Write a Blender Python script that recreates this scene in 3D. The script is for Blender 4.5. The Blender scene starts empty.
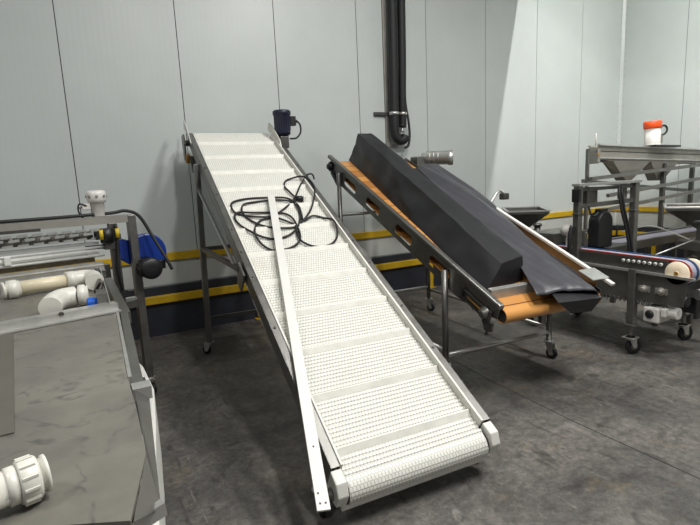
import bpy, bmesh, math, random
from mathutils import Vector as V, Matrix, noise
random.seed(7)
R = math.radians
S = bpy.context.scene
COL = S.collection

# ------------------------------------------------------------------ materials
def srgb(c):
    return tuple(((x/255)/12.92 if x/255 <= .04045 else ((x/255+.055)/1.055)**2.4) for x in c) + (1,)

def mat(name, col, rough=.5, metal=0., var=.0, vscale=6., col2=None, bump=0., bscale=60., coat=0., stretch=None, rvar=0., spec=None):
    m = bpy.data.materials.new(name); m.use_nodes = True
    nt = m.node_tree; N = nt.nodes; L = nt.links
    b = N['Principled BSDF']
    b.inputs['Base Color'].default_value = srgb(col)
    b.inputs['Roughness'].default_value = rough
    b.inputs['Metallic'].default_value = metal
    if spec is not None: b.inputs['Specular IOR Level'].default_value = spec
    if coat: b.inputs['Coat Weight'].default_value = coat
    tc = N.new('ShaderNodeTexCoord'); src = tc.outputs['Object']
    if stretch:
        mp = N.new('ShaderNodeMapping'); mp.inputs['Scale'].default_value = stretch
        L.new(src, mp.inputs['Vector']); src = mp.outputs['Vector']
    if var or col2:
        n = N.new('ShaderNodeTexNoise'); n.inputs['Scale'].default_value = vscale; n.inputs['Detail'].default_value = 6
        n.inputs['Roughness'].default_value = .62
        L.new(src, n.inputs['Vector'])
        r = N.new('ShaderNodeValToRGB')
        c = srgb(col)
        r.color_ramp.elements[0].position = .32; r.color_ramp.elements[1].position = .68
        if col2: a, d = srgb(col2), c
        else:
            a = tuple(x*(1-var) for x in c[:3])+(1,); d = tuple(min(1, x*(1+var)) for x in c[:3])+(1,)
        r.color_ramp.elements[0].color = a; r.color_ramp.elements[1].color = d
        L.new(n.outputs['Fac'], r.inputs['Fac']); L.new(r.outputs['Color'], b.inputs['Base Color'])
        if rvar:
            mr = N.new('ShaderNodeMapRange'); mr.inputs['To Min'].default_value = max(0, rough-rvar); mr.inputs['To Max'].default_value = min(1, rough+rvar)
            L.new(n.outputs['Fac'], mr.inputs['Value']); L.new(mr.outputs['Result'], b.inputs['Roughness'])
    if bump:
        n2 = N.new('ShaderNodeTexNoise'); n2.inputs['Scale'].default_value = bscale; n2.inputs['Detail'].default_value = 4
        L.new(src, n2.inputs['Vector'])
        bp = N.new('ShaderNodeBump'); bp.inputs['Strength'].default_value = bump; bp.inputs['Distance'].default_value = .01
        L.new(n2.outputs['Fac'], bp.inputs['Height']); L.new(bp.outputs['Normal'], b.inputs['Normal'])
    return m

M = {}
M['steel'] = mat('brushed_steel', (126,125,121), .38, .85, .14, 9, bump=.08, bscale=90, rvar=.1)
M['steel_light'] = mat('light_steel', (200,200,196), .34, .8, .1, 12)
M['steel_dark'] = mat('dark_steel', (96,95,92), .42, .8, .18, 8)
M['steel_dull'] = mat('dull_steel', (150,147,140), .55, .6, .12, 5, bump=.05)
M['polish'] = mat('polished_rod', (222,222,218), .3, .45, .04, 12)
M['tray'] = mat('stained_steel_sheet', (141,138,127), .46, .35, vscale=2.6, col2=(110,108,101), bump=.10, bscale=7, rvar=.12)
def scribble(m):
    nt = m.node_tree; N = nt.nodes; L = nt.links; b = N['Principled BSDF']; src = b.inputs['Base Color'].links[0].from_socket
    tc = N.new('ShaderNodeTexCoord'); n = N.new('ShaderNodeTexNoise'); n.inputs['Scale'].default_value = 2.2; n.inputs['Detail'].default_value = 3; n.inputs['Distortion'].default_value = 2.2
    L.new(tc.outputs['Object'], n.inputs['Vector'])
    r = N.new('ShaderNodeValToRGB'); e = r.color_ramp.elements
    e[0].position = .470; e[0].color = (0,0,0,1); e[1].position = .530; e[1].color = (0,0,0,1)
    q = e.new(.5); q.color = (.85,.85,.85,1); L.new(n.outputs['Fac'], r.inputs['Fac'])
    n2 = N.new('ShaderNodeTexNoise'); n2.inputs['Scale'].default_value = 16; n2.inputs['Detail'].default_value = 6; L.new(tc.outputs['Object'], n2.inputs['Vector'])
    mr = N.new('ShaderNodeMapRange'); mr.inputs['From Min'].default_value = .42; mr.inputs['From Max'].default_value = .62; L.new(n2.outputs['Fac'], mr.inputs['Value'])
    mu = N.new('ShaderNodeMath'); mu.operation = 'MULTIPLY'; L.new(r.outputs['Color'], mu.inputs[0]); L.new(mr.outputs['Result'], mu.inputs[1])
    x = N.new('ShaderNodeMix'); x.data_type = 'RGBA'; ia = [k for k in x.inputs if k.type == 'RGBA']; L.new(src, ia[0]); ia[1].default_value = srgb((84,82,80)); L.new(mu.outputs[0], x.inputs[0])
    L.new([o for o in x.outputs if o.type == 'RGBA'][0], b.inputs['Base Color'])
scribble(M['tray'])
M['white_plastic'] = mat('white_plastic', (208,208,202), .4, 0, .04, 8)
M['hdpe'] = mat('milky_plastic', (206,206,198), .35, 0, .03, 4)
M['guide'] = mat('white_guide_plastic', (208,207,199), .5, 0, .07, 14)
M['blk_plastic'] = mat('black_plastic', (22,22,24), .45, 0, .1, 20)
M['blk_rubber'] = mat('black_rubber', (20,20,21), .6, 0, .15, 20)
M['blk_foam'] = mat('black_foam_insulation', (19,19,21), .62, 0, .2, 14, bump=.2, bscale=30)
M['motor_navy'] = mat('dark_blue_paint', (32,36,56), .4, .1, .08, 8)
M['blue'] = mat('bright_blue_paint', (22,52,132), .32, 0, .08, 6)
M['blue_cap'] = mat('blue_plastic', (24,92,196), .4, 0, .05, 10)
M['white_paint'] = mat('white_paint', (206,204,198), .4, 0, .06, 14)
M['orange_paint'] = mat('orange_paint', (232,84,26), .45, 0, .08, 20)
M['yellow'] = mat('yellow_paint', (196,158,18), .5, 0, .12, 5)
M['navy_kick'] = mat('dark_kick_panel', (40,42,50), .5, 0, .2, 4, bump=.05)
M['curb'] = mat('pale_curb_panel', (186,187,182), .6, 0, .05, 4)
M['gap'] = mat('seam_backing', (70,72,72), .8)  # dark grey backing that shows through the gaps between wall panels
M['white_belt'] = mat('white_belt_side', (222,221,212), .55, 0, .08, 12)
M['brown_bit'] = mat('brass_fitting', (168,124,58), .4, .5, .1, 20)
M['pvc'] = mat('white_pvc', (212,210,200), .32, 0, .05, 12, bump=.04)
M['pvc_cream'] = mat('cream_pvc', (214,204,176), .38, 0, .08, 9)
M['red_rubber'] = mat('red_band', (176,64,44), .5, 0, .1, 9)
M['cream_disc'] = mat('cream_disc_plastic', (222,206,180), .45, 0, .06, 9)
M['blue_band'] = mat('blue_band', (28,66,108), .5, 0, .1, 9)
M['pale_belt'] = mat('pale_lilac_belt', (160,158,172), .5, 0, .05, 9)
M['yellow_bit'] = mat('yellow_fitting', (190,164,36), .45, 0, .1, 9)
M['brown_ring'] = mat('rusty_strip', (140,128,104), .5, .4, .3, 20)
M['lamp_body'] = mat('lamp_housing_paint', (210,210,210), .5)

# wall panel paint: faint vertical ribbing and smudges
def wall_mat():
    m = mat('white_wall_panel', (190,196,193), .38, 0, .03, 1.6)
    nt = m.node_tree; N = nt.nodes; L = nt.links; b = N['Principled BSDF']
    tc = N.new('ShaderNodeTexCoord'); w = N.new('ShaderNodeTexWave'); w.wave_type = 'BANDS'; w.bands_direction = 'X'
    w.inputs['Scale'].default_value = 5.5; w.inputs['Distortion'].default_value = 0
    mp = N.new('ShaderNodeMapping'); L.new(tc.outputs['Object'], mp.inputs['Vector']); mp.inputs['Scale'].default_value = (1,1,0)
    L.new(mp.outputs['Vector'], w.inputs['Vector'])
    bp = N.new('ShaderNodeBump'); bp.inputs['Strength'].default_value = .05; bp.inputs['Distance'].default_value = .004
    L.new(w.outputs['Fac'], bp.inputs['Height']); L.new(bp.outputs['Normal'], b.inputs['Normal'])
    return m
M['wall'] = wall_mat()

# concrete floor: stains, scuffs, worn yellow paint
def floor_mat():
    m = bpy.data.materials.new('polished_concrete'); m.use_nodes = True
    nt = m.node_tree; N = nt.nodes; L = nt.links; b = N['Principled BSDF']
    tc = N.new('ShaderNodeTexCoord')
    def nz(scale, detail=8, rough=.6, dist=0, sc=None):
        n = N.new('ShaderNodeTexNoise'); n.inputs['Scale'].default_value = scale; n.inputs['Detail'].default_value = detail
        n.inputs['Roughness'].default_value = rough; n.inputs['Distortion'].default_value = dist
        if sc:
            mp = N.new('ShaderNodeMapping'); mp.inputs['Scale'].default_value = sc; mp.inputs['Rotation'].default_value = (0,0,.5)
            L.new(tc.outputs['Object'], mp.inputs['Vector']); L.new(mp.outputs['Vector'], n.inputs['Vector'])
        else: L.new(tc.outputs['Object'], n.inputs['Vector'])
        return n.outputs['Fac']
    def ramp(f, stops):
        r = N.new('ShaderNodeValToRGB'); e = r.color_ramp.elements
        e[0].position, e[0].color = stops[0][0], srgb(stops[0][1]); e[1].position, e[1].color = stops[-1][0], srgb(stops[-1][1])
        for p, c in stops[1:-1]:
            q = e.new(p); q.color = srgb(c)
        L.new(f, r.inputs['Fac']); return r.outputs['Color']
    def mix(a, c, f, mode='MIX'):
        x = N.new('ShaderNodeMix'); x.data_type = 'RGBA'; x.blend_type = mode
        for s, v in (('A', a), ('B', c)):
            i = [k for k in x.inputs if k.name == s and k.type == 'RGBA'][0]
            if isinstance(v, tuple): i.default_value = v
            else: L.new(v, i)
        if isinstance(f, float): x.inputs[0].default_value = f
        else: L.new(f, x.inputs[0])
        return [o for o in x.outputs if o.type == 'RGBA'][0]
    def fac(f, lo, hi, amp=1.):
        r = N.new('ShaderNodeMapRange'); r.inputs['From Min'].default_value = lo; r.inputs['From Max'].default_value = hi
        r.inputs['To Max'].default_value = amp; L.new(f, r.inputs['Value']); return r.outputs['Result']
    base = ramp(nz(1.3, 12, .72, .8), [(.32, (84,82,79)), (.5, (116,113,108)), (.68, (146,141,133))])
    fine = ramp(nz(23, 10, .85), [(.36, (58,58,58)), (.64, (190,190,190))])
    c = mix(base, fine, .70, 'OVERLAY')
    c = mix(c, ramp(nz(6, 10, .8, .6), [(.36, (70,70,70)), (.64, (182,182,182))]), .50, 'OVERLAY')
    c = mix(c, srgb((138,116,74)), fac(nz(2.1, 7, .7, .8), .56, .76, .42))      # ochre patches
    c = mix(c, srgb((46,44,43)), fac(nz(1.0, 9, .66, 1.8, (1,2.4,1)), .53, .68, .62))     # dark scuffs
    c = mix(c, srgb((58,55,53)), fac(nz(4.5, 9, .7, 1.2), .56, .68, .45))
    c = mix(c, srgb((164,160,152)), fac(nz(7, 5, .6, 2.5, (1,.22,1)), .62, .74, .34))   # pale scratches
    c = mix(c, srgb((40,38,37)), fac(nz(3.1, 4, .55, 3.2, (1,.35,1)), .62, .68, .55))
    L.new(c, b.inputs['Base Color'])
    rr = fac(nz(2.4, 6, .6), .3, .7, .22)
    ad = N.new('ShaderNodeMath'); ad.operation = 'ADD'; ad.inputs[1].default_value = .40; L.new(rr, ad.inputs[0]); L.new(ad.outputs[0], b.inputs['Roughness'])
    bp = N.new('ShaderNodeBump'); bp.inputs['Strength'].default_value = .08; bp.inputs['Distance'].default_value = .01
    L.new(nz(30, 6), bp.inputs['Height']); L.new(bp.outputs['Normal'], b.inputs['Normal'])
    return m
M['floor'] = floor_mat()

# modular belt: staggered rows of little openings, driven by belt UVs in metres
def belt_mat(name, c1, c2, hole, stain, pitch=.0254, rough=.45):
    m = bpy.data.materials.new(name); m.use_nodes = True
    nt = m.node_tree; N = nt.nodes; L = nt.links; b = N['Principled BSDF']; b.inputs['Roughness'].default_value = rough
    uv = N.new('ShaderNodeUVMap'); uv.uv_map = 'metres'
    br = N.new('ShaderNodeTexBrick'); L.new(uv.outputs['UV'], br.inputs['Vector'])
    br.inputs['Scale'].default_value = 1; br.inputs['Brick Width'].default_value = .019; br.inputs['Row Height'].default_value = pitch
    br.inputs['Mortar Size'].default_value = .0034; br.inputs['Mortar Smooth'].default_value = .5
    br.inputs['Color1'].default_value = srgb(c1); br.inputs['Color2'].default_value = srgb(c2); br.inputs['Mortar'].default_value = srgb(hole)
    n = N.new('ShaderNodeTexNoise'); n.inputs['Scale'].default_value = 3.3; n.inputs['Detail'].default_value = 6; L.new(uv.outputs['UV'], n.inputs['Vector'])
    mr = N.new('ShaderNodeMapRange'); mr.inputs['From Min'].default_value = .55; mr.inputs['From Max'].default_value = .8; mr.inputs['To Max'].default_value = .55
    L.new(n.outputs['Fac'], mr.inputs['Value'])
    x = N.new('ShaderNodeMix'); x.data_type = 'RGBA'
    ia = [k for k in x.inputs if k.type == 'RGBA']; L.new(br.outputs['Color'], ia[0]); ia[1].default_value = srgb(stain)
    L.new(mr.outputs['Result'], x.inputs[0]); L.new([o for o in x.outputs if o.type == 'RGBA'][0], b.inputs['Base Color'])
    bp = N.new('ShaderNodeBump'); bp.invert = True; bp.inputs['Strength'].default_value = .5; bp.inputs['Distance'].default_value = .003
    L.new(br.outputs['Fac'], bp.inputs['Height']); L.new(bp.outputs['Normal'], b.inputs['Normal'])
    return m
M['belt_w'] = belt_mat('white_modular_belt', (222,222,215), (216,216,208), (190,189,180), (198,190,174))

def orange_mat():
    m = bpy.data.materials.new('orange_segmented_belt'); m.use_nodes = True
    nt = m.node_tree; N = nt.nodes; L = nt.links; b = N['Principled BSDF']; b.inputs['Roughness'].default_value = .38
    uv = N.new('ShaderNodeUVMap'); uv.uv_map = 'metres'
    br = N.new('ShaderNodeTexBrick'); L.new(uv.outputs['UV'], br.inputs['Vector']); br.offset = 0
    br.inputs['Scale'].default_value = 1; br.inputs['Brick Width'].default_value = 3; br.inputs['Row Height'].default_value = .15
    br.inputs['Mortar Size'].default_value = .007; br.inputs['Mortar Smooth'].default_value = .3
    br.inputs['Color1'].default_value = srgb((196,140,76)); br.inputs['Color2'].default_value = srgb((160,106,54)); br.inputs['Mortar'].default_value = srgb((112,66,30))
    L.new(br.outputs['Color'], b.inputs['Base Color'])
    return m
M['belt_o'] = orange_mat()

def tarp_mat(name, col, rough, spec=.5):
    m = mat(name, col, rough, 0, .12, 5, bump=.35, bscale=9, spec=spec)
    return m
M['tarp'] = tarp_mat('black_tarpaulin', (27,27,30), .42)
M['tarp2'] = tarp_mat('charcoal_tarpaulin', (60,60,65), .38)

# ------------------------------------------------------------------ mesh helpers
class MB:
    def __init__(s): s.bm = bmesh.new()
    def _q(s, pts, faces):
        vs = [s.bm.verts.new(p) for p in pts]
        for f in faces:
            try: s.bm.faces.new([vs[i] for i in f])
            except ValueError: pass
        return vs
    def box8(s, lo, hi, f=None):
        P = [V((x,y,z)) for z in (lo[2],hi[2]) for y in (lo[1],hi[1]) for x in (lo[0],hi[0])]
        if f: P = [f(*p) for p in P]
        s._q(P, [(0,2,3,1),(4,5,7,6),(0,1,5,4),(2,6,7,3),(0,4,6,2),(1,3,7,5)]); return s
    def bar(s, p, q, w=.04, h=None, up=(0,0,1)):
        p, q = V(p), V(q); h = h or w; d = (q-p).normalized(); u = V(up)
        if abs(d.dot(u)) > .98: u = V((0,1,0))
        a = d.cross(u).normalized(); b = a.cross(d).normalized()
        P = [c+a*x*w/2+b*y*h/2 for c in (p,q) for y in (-1,1) for x in (-1,1)]
        s._q(P, [(0,2,3,1),(4,5,7,6),(0,1,5,4),(2,6,7,3),(0,4,6,2),(1,3,7,5)]); return s
    def angle(s, p, q, w=.04, t=.004, up=(0,0,1), sx=1, sy=1):
        p, q = V(p), V(q); d = (q-p).normalized(); a = d.cross(V(up)).normalized(); b = a.cross(d).normalized()
        s.bar(p+a*sx*w/2, q+a*sx*w/2, w, t, b); s.bar(p+b*sy*w/2, q+b*sy*w/2, t, w, b); return s
    def cyl(s, p, q, r, r2=None, n=20, caps=True):
        p, q = V(p), V(q); r2 = r if r2 is None else r2
        return s.lathe(p, q-p, [(0,r),((q-p).length,r2)], n, caps)
    def lathe(s, o, ax, prof, n=24, caps=True):
        o = V(o); d = V(ax).normalized(); u = V((0,0,1)) if abs(d.z) < .9 else V((1,0,0))
        a = d.cross(u).normalized(); b = a.cross(d)
        rings = []
        for h, r in prof:
            rings.append([s.bm.verts.new(o+d*h+(a*math.cos(2*math.pi*i/n)+b*math.sin(2*math.pi*i/n))*max(r,1e-4)) for i in range(n)])
        for A, B in zip(rings, rings[1:]):
            for i in range(n):
                f = s.bm.faces.new((A[i],A[(i+1)%n],B[(i+1)%n],B[i])); f.smooth = True
        if caps:
            s.bm.faces.new(rings[0][::-1]); s.bm.faces.new(rings[-1])
        return s
    def tube(s, pts, r, n=10, sub=6, closed=False):
        P = [V(p) for p in pts]
        if sub > 1 and len(P) > 2:
            Q = []; 
            for i in range(len(P)-1):
                p0 = P[max(i-1,0)]; p1 = P[i]; p2 = P[i+1]; p3 = P[min(i+2,len(P)-1)]
                for k in range(sub):
                    t = k/sub
                    Q.append(.5*((2*p1)+(p2-p0)*t+(2*p0-5*p1+4*p2-p3)*t*t+(3*p1-p0-3*p2+p3)*t**3))
            Q.append(P[-1]); P = Q
        rs = r if callable(r) else (lambda t: r)
        d = (P[1]-P[0]).normalized(); u = V((0,0,1)) if abs(d.z) < .9 else V((1,0,0)); a = d.cross(u).normalized()
        rings = []
        for i, p in enumerate(P):
            d = (P[min(i+1,len(P)-1)]-P[max(i-1,0)]).normalized()
            a = (a-d*a.dot(d)).normalized(); b = d.cross(a); rr = rs(i/(len(P)-1))
            rings.append([s.bm.verts.new(p+(a*math.cos(2*math.pi*k/n)+b*math.sin(2*math.pi*k/n))*rr) for k in range(n)])
        for A, B in zip(rings, rings[1:]):
            for i in range(n):
                f = s.bm.faces.new((A[i],A[(i+1)%n],B[(i+1)%n],B[i])); f.smooth = True
        s.bm.faces.new(rings[0][::-1]); s.bm.faces.new(rings[-1]); return s
    def prism(s, poly, ext):
        ext = V(ext); n = len(poly); A = [s.bm.verts.new(V(p)) for p in poly]; B = [s.bm.verts.new(V(p)+ext) for p in poly]
        s.bm.faces.new(A[::-1]); s.bm.faces.new(B)
        for i in range(n): s.bm.faces.new((A[i],A[(i+1)%n],B[(i+1)%n],B[i]))
        return s
    def loft(s, rings, smooth=False, caps=True):
        rv = [[s.bm.verts.new(V(p)) for p in r] for r in rings]; n = len(rings[0])
        for A, B in zip(rv, rv[1:]):
            for i in range(n):
                f = s.bm.faces.new((A[i],A[(i+1)%n],B[(i+1)%n],B[i])); f.smooth = smooth
        if caps: s.bm.faces.new(rv[0][::-1]); s.bm.faces.new(rv[-1])
        return s
    def build(s, name, m, parent=None, bevel=0, label=None, mats=None):
        bmesh.ops.recalc_face_normals(s.bm, faces=s.bm.faces)
        me = bpy.data.meshes.new(name); root = parent
        base = V((0,0,0))
        while root is not None: base += root.location; root = root.parent
        if base.length: bmesh.ops.translate(s.bm, verts=s.bm.verts, vec=-base)
        s.bm.to_mesh(me); s.bm.free()
        o = bpy.data.objects.new(name, me); COL.objects.link(o)
        for k in (mats or [m]): me.materials.append(k if not isinstance(k, str) else M[k])
        if parent: o.parent = parent
        if bevel:
            b = o.modifiers.new('bevel', 'BEVEL'); b.width = bevel; b.segments = 2; b.limit_method = 'ANGLE'; b.angle_limit = R(40)
        if label: o['label'] = label
        return o

def thing(name, loc, label, cat, group=None):
    o = bpy.data.objects.new(name, None); COL.objects.link(o); o.location = loc; o.empty_display_size = .1
    o['label'] = label; o['category'] = cat
    if group: o['group'] = group
    return o
def tag(o, label, cat, group=None):
    o['label'] = label; o['category'] = cat
    if group: o['group'] = group
    return o
def struct(o): o['kind'] = 'structure'; return o

def frame(o, yaw, tilt):
    ya, ti = R(yaw), R(tilt); o = V(o)
    ax = V((math.sin(ya)*math.cos(ti), math.cos(ya)*math.cos(ti), math.sin(ti))); px = V((math.cos(ya), -math.sin(ya), 0)); n = px.cross(ax)
    return lambda w, s, h: o+px*w+ax*s+n*h

def poly_holes(outer, holes, thick, f, name, m, parent):
    """flat plate with holes; 2D curve filled, mapped by f(a, b, c)"""
    cu = bpy.data.curves.new('tmp', 'CURVE'); cu.dimensions = '2D'; cu.fill_mode = 'BOTH'; cu.extrude = thick/2
    for pts in [outer]+holes:
        sp = cu.splines.new('POLY'); sp.points.add(len(pts)-1); sp.use_cyclic_u = True
        for i, p in enumerate(pts): sp.points[i].co = (p[0], p[1], 0, 1)
    to = bpy.data.objects.new('tmp', cu); COL.objects.link(to)
    dg = bpy.context.evaluated_depsgraph_get(); me = bpy.data.meshes.new_from_object(to.evaluated_get(dg))
    bpy.data.objects.remove(to); bpy.data.curves.remove(cu)
    mb = MB(); mb.bm.from_mesh(me); bpy.data.meshes.remove(me)
    for v in mb.bm.verts: v.co = f(*v.co)
    return mb.build(name, m, parent)
def slot(cx, cy, L, h, n=8):
    P = []
    for s, c in ((1, cx+L/2-h/2), (-1, cx-L/2+h/2)):
        for i in range(n+1):
            a = -math.pi/2+math.pi*i/n
            P.append((c+s*h/2*math.cos(a), cy+s*h/2*math.sin(a)))
    return P

def caster(root, x, y, r=.045, top=.16, ang=0., fork='steel_light'):
    c, s = math.cos(ang), math.sin(ang); off = .03
    X = V((x,y,0)); t = V((c,s,0)); a = V((-s,c,0))
    wc = X+t*off+V((0,0,r))
    mb = MB(); mb.cyl(X+V((0,0,top-.008)), X+V((0,0,top)), .042, n=16)
    mb.cyl(X+V((0,0,top-.03)), X+V((0,0,top-.008)), .024, n=16)
    for k in (-1,1):
        mb.prism([X+a*k*.021+t*(-.02)+V((0,0,top-.02)), X+a*k*.021+t*.045+V((0,0,top-.02)), wc+a*k*.021+t*.016-V((0,0,.012)), wc+a*k*.021-t*.016-V((0,0,.012))], a*k*.004)
    mb.bar(X-t*.022+V((0,0,top-.018)), X+t*.048+V((0,0,top-.018)), .05, .006)
    f = mb.build('caster', M[fork], root)
    w = MB(); w.lathe(wc-a*.016, a, [(0,r*.8),(.003,r*.97),(.016,r),(.029,r*.97),(.032,r*.8)], 24); w.build('wheel', M['blk_rubber'], f)
    h = MB(); h.cyl(wc-a*.019, wc+a*.019, r*.45, n=16); h.build('wheel_hub', M['steel'], f)
    return f

# ------------------------------------------------------------------ room
D = 5.714; XC = 9.03; PW = 1.12; G = .0045; H = 5.9
mb = MB()
k = -6
while True:
    x0 = .05+k*PW; x1 = x0+PW
    a = max(x0+G, -6.3); b = min(x1-G, XC)
    if x0 >= XC: break
    mb.box8((a, D, 0), (b, D+.1, H)); k += 1
mb.box8((-6.5, D+.006, 0), (XC+.2, D+.12, H))
wb = struct(mb.build('wall_back', None, mats=['wall','gap']))
for p in wb.data.polygons:
    if p.index >= len(wb.data.polygons)-6: p.material_index = 1
mb = MB(); y = D-.02
ys = [5.714, 4.622]
while ys[-1] > -6: ys.append(ys[-1]-1.12)
for a, b in zip(ys, ys[1:]): mb.box8((XC, b+G, 0), (XC+.1, a-(G if a < 5.7 else 0), H))
mb.box8((XC+.006, -6.5, 0), (XC+.12, D, H))
wr = struct(mb.build('wall_right', None, mats=['wall','gap']))
for p in wr.data.polygons:
    if p.index >= len(wr.data.polygons)-6: p.material_index = 1
struct(MB().box8((-6.5,-6.5,-.1), (XC+.2,D+.12,0)).build('floor', 'floor'))
struct(MB().box8((-6.5,-6.5,H), (XC+.2,D+.12,H+.1)).build('ceiling', 'lamp_body'))
# rivet rows in the corner
mb = MB()
for i in range(26):
    for xx, yy in ((XC-.05, D), (XC, D-.06)):
        n = (0,-1,0) if yy == D else (-1,0,0)
        mb.cyl((xx,yy,1.2+i*.13), V((xx,yy,1.2+i*.13))+V(n)*.003, .006, n=8)
struct(mb.build('trim_5', 'steel'))
# corner cove strip
struct(MB().prism([(XC,D,0),(XC-.04,D,0),(XC,D-.04,0)], (0,0,H)).build('trim_6', 'wall'))
# saw joint in the concrete
mb = MB()
for a, b in zip(*[[(2.95,4.6,.0006),(2.80,3.55,.0006),(2.695,2.60,.0006),(2.658,1.90,.0006),(2.655,1.16,.0006),(2.60,.1,.0006)][k:] for k in (0,1)]): mb.bar(a, b, .007, .0008)
struct(mb.build('trim_7', mat('joint_filler', (46,44,43), .8)))
# bright yellow wall rail (upper), kick panels (lower)
struct(MB().box8((-6.3,D-.035,.825),(XC,D,.915)).build('trim_1', 'yellow', bevel=.006))
struct(MB().box8((XC-.035,-6.3,.825),(XC,D-.036,.915)).build('trim_2', 'yellow', bevel=.006))
struct(MB().box8((-6.3,D-.012,.56),(XC,D-.001,.80)).build('baseboard_back', 'curb'))
struct(MB().box8((XC-.012,-6.3,.56),(XC-.001,D-.02,.80)).build('baseboard_right', 'curb'))
struct(MB().box8((-6.3,D-.06,.0),(XC,D,.545)).build('trim_3', 'navy_kick'))
struct(MB().box8((XC-.06,-6.3,.0),(XC,D-.061,.545)).build('trim_4', 'navy_kick'))

def guard(rootloc, p, q, nrm, label, posts):
    t = thing('guard_rail', rootloc, label, 'guard rail')
    MB().bar(V(p)+V((0,0,.415)), V(q)+V((0,0,.415)), .05, .09).build('rail', 'yellow', t, bevel=.01)
    for c in posts:
        c = V(c); m = MB(); m.bar(c, c+V((0,0,.37)), .06, .09, up=nrm); m.box8(c-V((.07,.05,0)), c+V((.07,.05,.012)))
        m.build('post', 'yellow', t, bevel=.004)
guard((3,D-.085,0), (-6.2,D-.087,0), (XC-.13,D-.087,0), (0,1,0), 'low yellow guard rail running along the foot of the long back wall', [(-2.8,D-.087,0),(-.5,D-.087,0),(1.83,D-.09,0),(4.45,D-.09,0),(6.8,D-.09,0)])
guard((XC-.085,2,0), (XC-.087,-6.2,0), (XC-.087,D-.13,0), (1,0,0), 'low yellow guard rail at the foot of the side wall behind the right hand machines', [(XC-.09,4.9,0),(XC-.09,2.4,0)])

# ------------------------------------------------------------------ white cleated conveyor
C1 = frame((.879,1.857,.31), 3.6, 28.4); W1 = .936; L1 = 4.02; LR = 3.90
T = thing('inclined_conveyor', (1.35,3.4,0), 'long inclined conveyor with white ribbed cleated belt and grey steel side rails', 'conveyor')
def belt_profile(s0, s1, ntop, r, sag, pitch, ridge, ds=None):
    """closed list of (s, n) points plus path length: top run down from s1 to s0, nose, return run"""
    P = []; n = int((s1-s0)/pitch)
    for i in range(n):
        s = s1-i*pitch
        if ridge: P += [(s, ntop), (s-pitch*.18, ntop+ridge), (s-pitch*.62, ntop+ridge), (s-pitch*.80, ntop)]
        else: P.append((s, ntop))
    for i in range(13):
        a = math.pi/2+math.pi*i/12
        P.append((s0+math.cos(a)*r, ntop-r+math.sin(a)*r))
    m = 24
    for i in range(1, m):
        t = i/m; P.append((s0+(s1-s0)*t, ntop-2*r-sag*math.sin(math.pi*min(1,t*1.0))))
    for i in range(13):
        a = -math.pi/2+math.pi*i/12
        P.append((s1+math.cos(a)*r, ntop-r+math.sin(a)*r))
    return P
def make_belt(F, P, w0, w1, thick, name, m, parent, jag=0):
    mb = MB(); bm = mb.bm; n = len(P); uvl = bm.loops.layers.uv.new('metres')
    cum = [0]
    for i in range(n): cum.append(cum[-1]+(abs(P[i][0]-P[(i+1)%n][0]) if i < n-50 else math.dist(P[i], P[(i+1)%n])))
    A = [bm.verts.new(F(w0+(jag if (i//4) % 2 else 0), *P[i])) for i in range(n)]; B = [bm.verts.new(F(w1-(jag if (i//4) % 2 else 0), *P[i])) for i in range(n)]
    # inner skin
    cs = sum(p[0] for p in P)/n
    def inner(i):
        p0, p1 = P[(i-3)%n], P[(i+3)%n]; dx, dy = p1[0]-p0[0], p1[1]-p0[1]; l = math.hypot(dx,dy) or 1
        return (P[i][0]-dy/l*thick, P[i][1]+dx/l*thick)
    I = [inner(i) for i in range(n)]
    C = [bm.verts.new(F(w0, *I[i])) for i in range(n)]; E = [bm.verts.new(F(w1, *I[i])) for i in range(n)]
    for i in range(n):
        j = (i+1)%n
        for q in ((A[i],B[i],B[j],A[j]), (C[j],E[j],E[i],C[i]), (A[j],C[j],C[i],A[i]), (B[i],E[i],E[j],B[j])):
            try: f = bm.faces.new(q)
            except ValueError: continue
            for lp in f.loops:
                right = lp.vert in (B[i],B[j],E[i],E[j]); nxt = lp.vert in (A[j],B[j],C[j],E[j])
                lp[uvl].uv = (w1 if right else w0, cum[i+1] if nxt else cum[i])
    return mb.build(name, m, parent)
NT = -.045
P = belt_profile(-.05, L1-.02, NT, .075, .10, .0254, .0055)
belt = make_belt(C1, P, .062, .872, .004, 'belt', M['belt_w'], T, jag=.004)
for i in range(12):      # cleats across the belt
    s = .095+.33*i
    if s > L1: break
    m = MB(); m.prism([C1(.066,s-.026,NT+.002), C1(.066,s+.008,NT), C1(.066,s+.006,NT+.026), C1(.066,s+.001,NT+.027)], C1(.868,s,0)-C1(.066,s,0))
    m.build('cleat', 'white_belt', belt)
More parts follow.
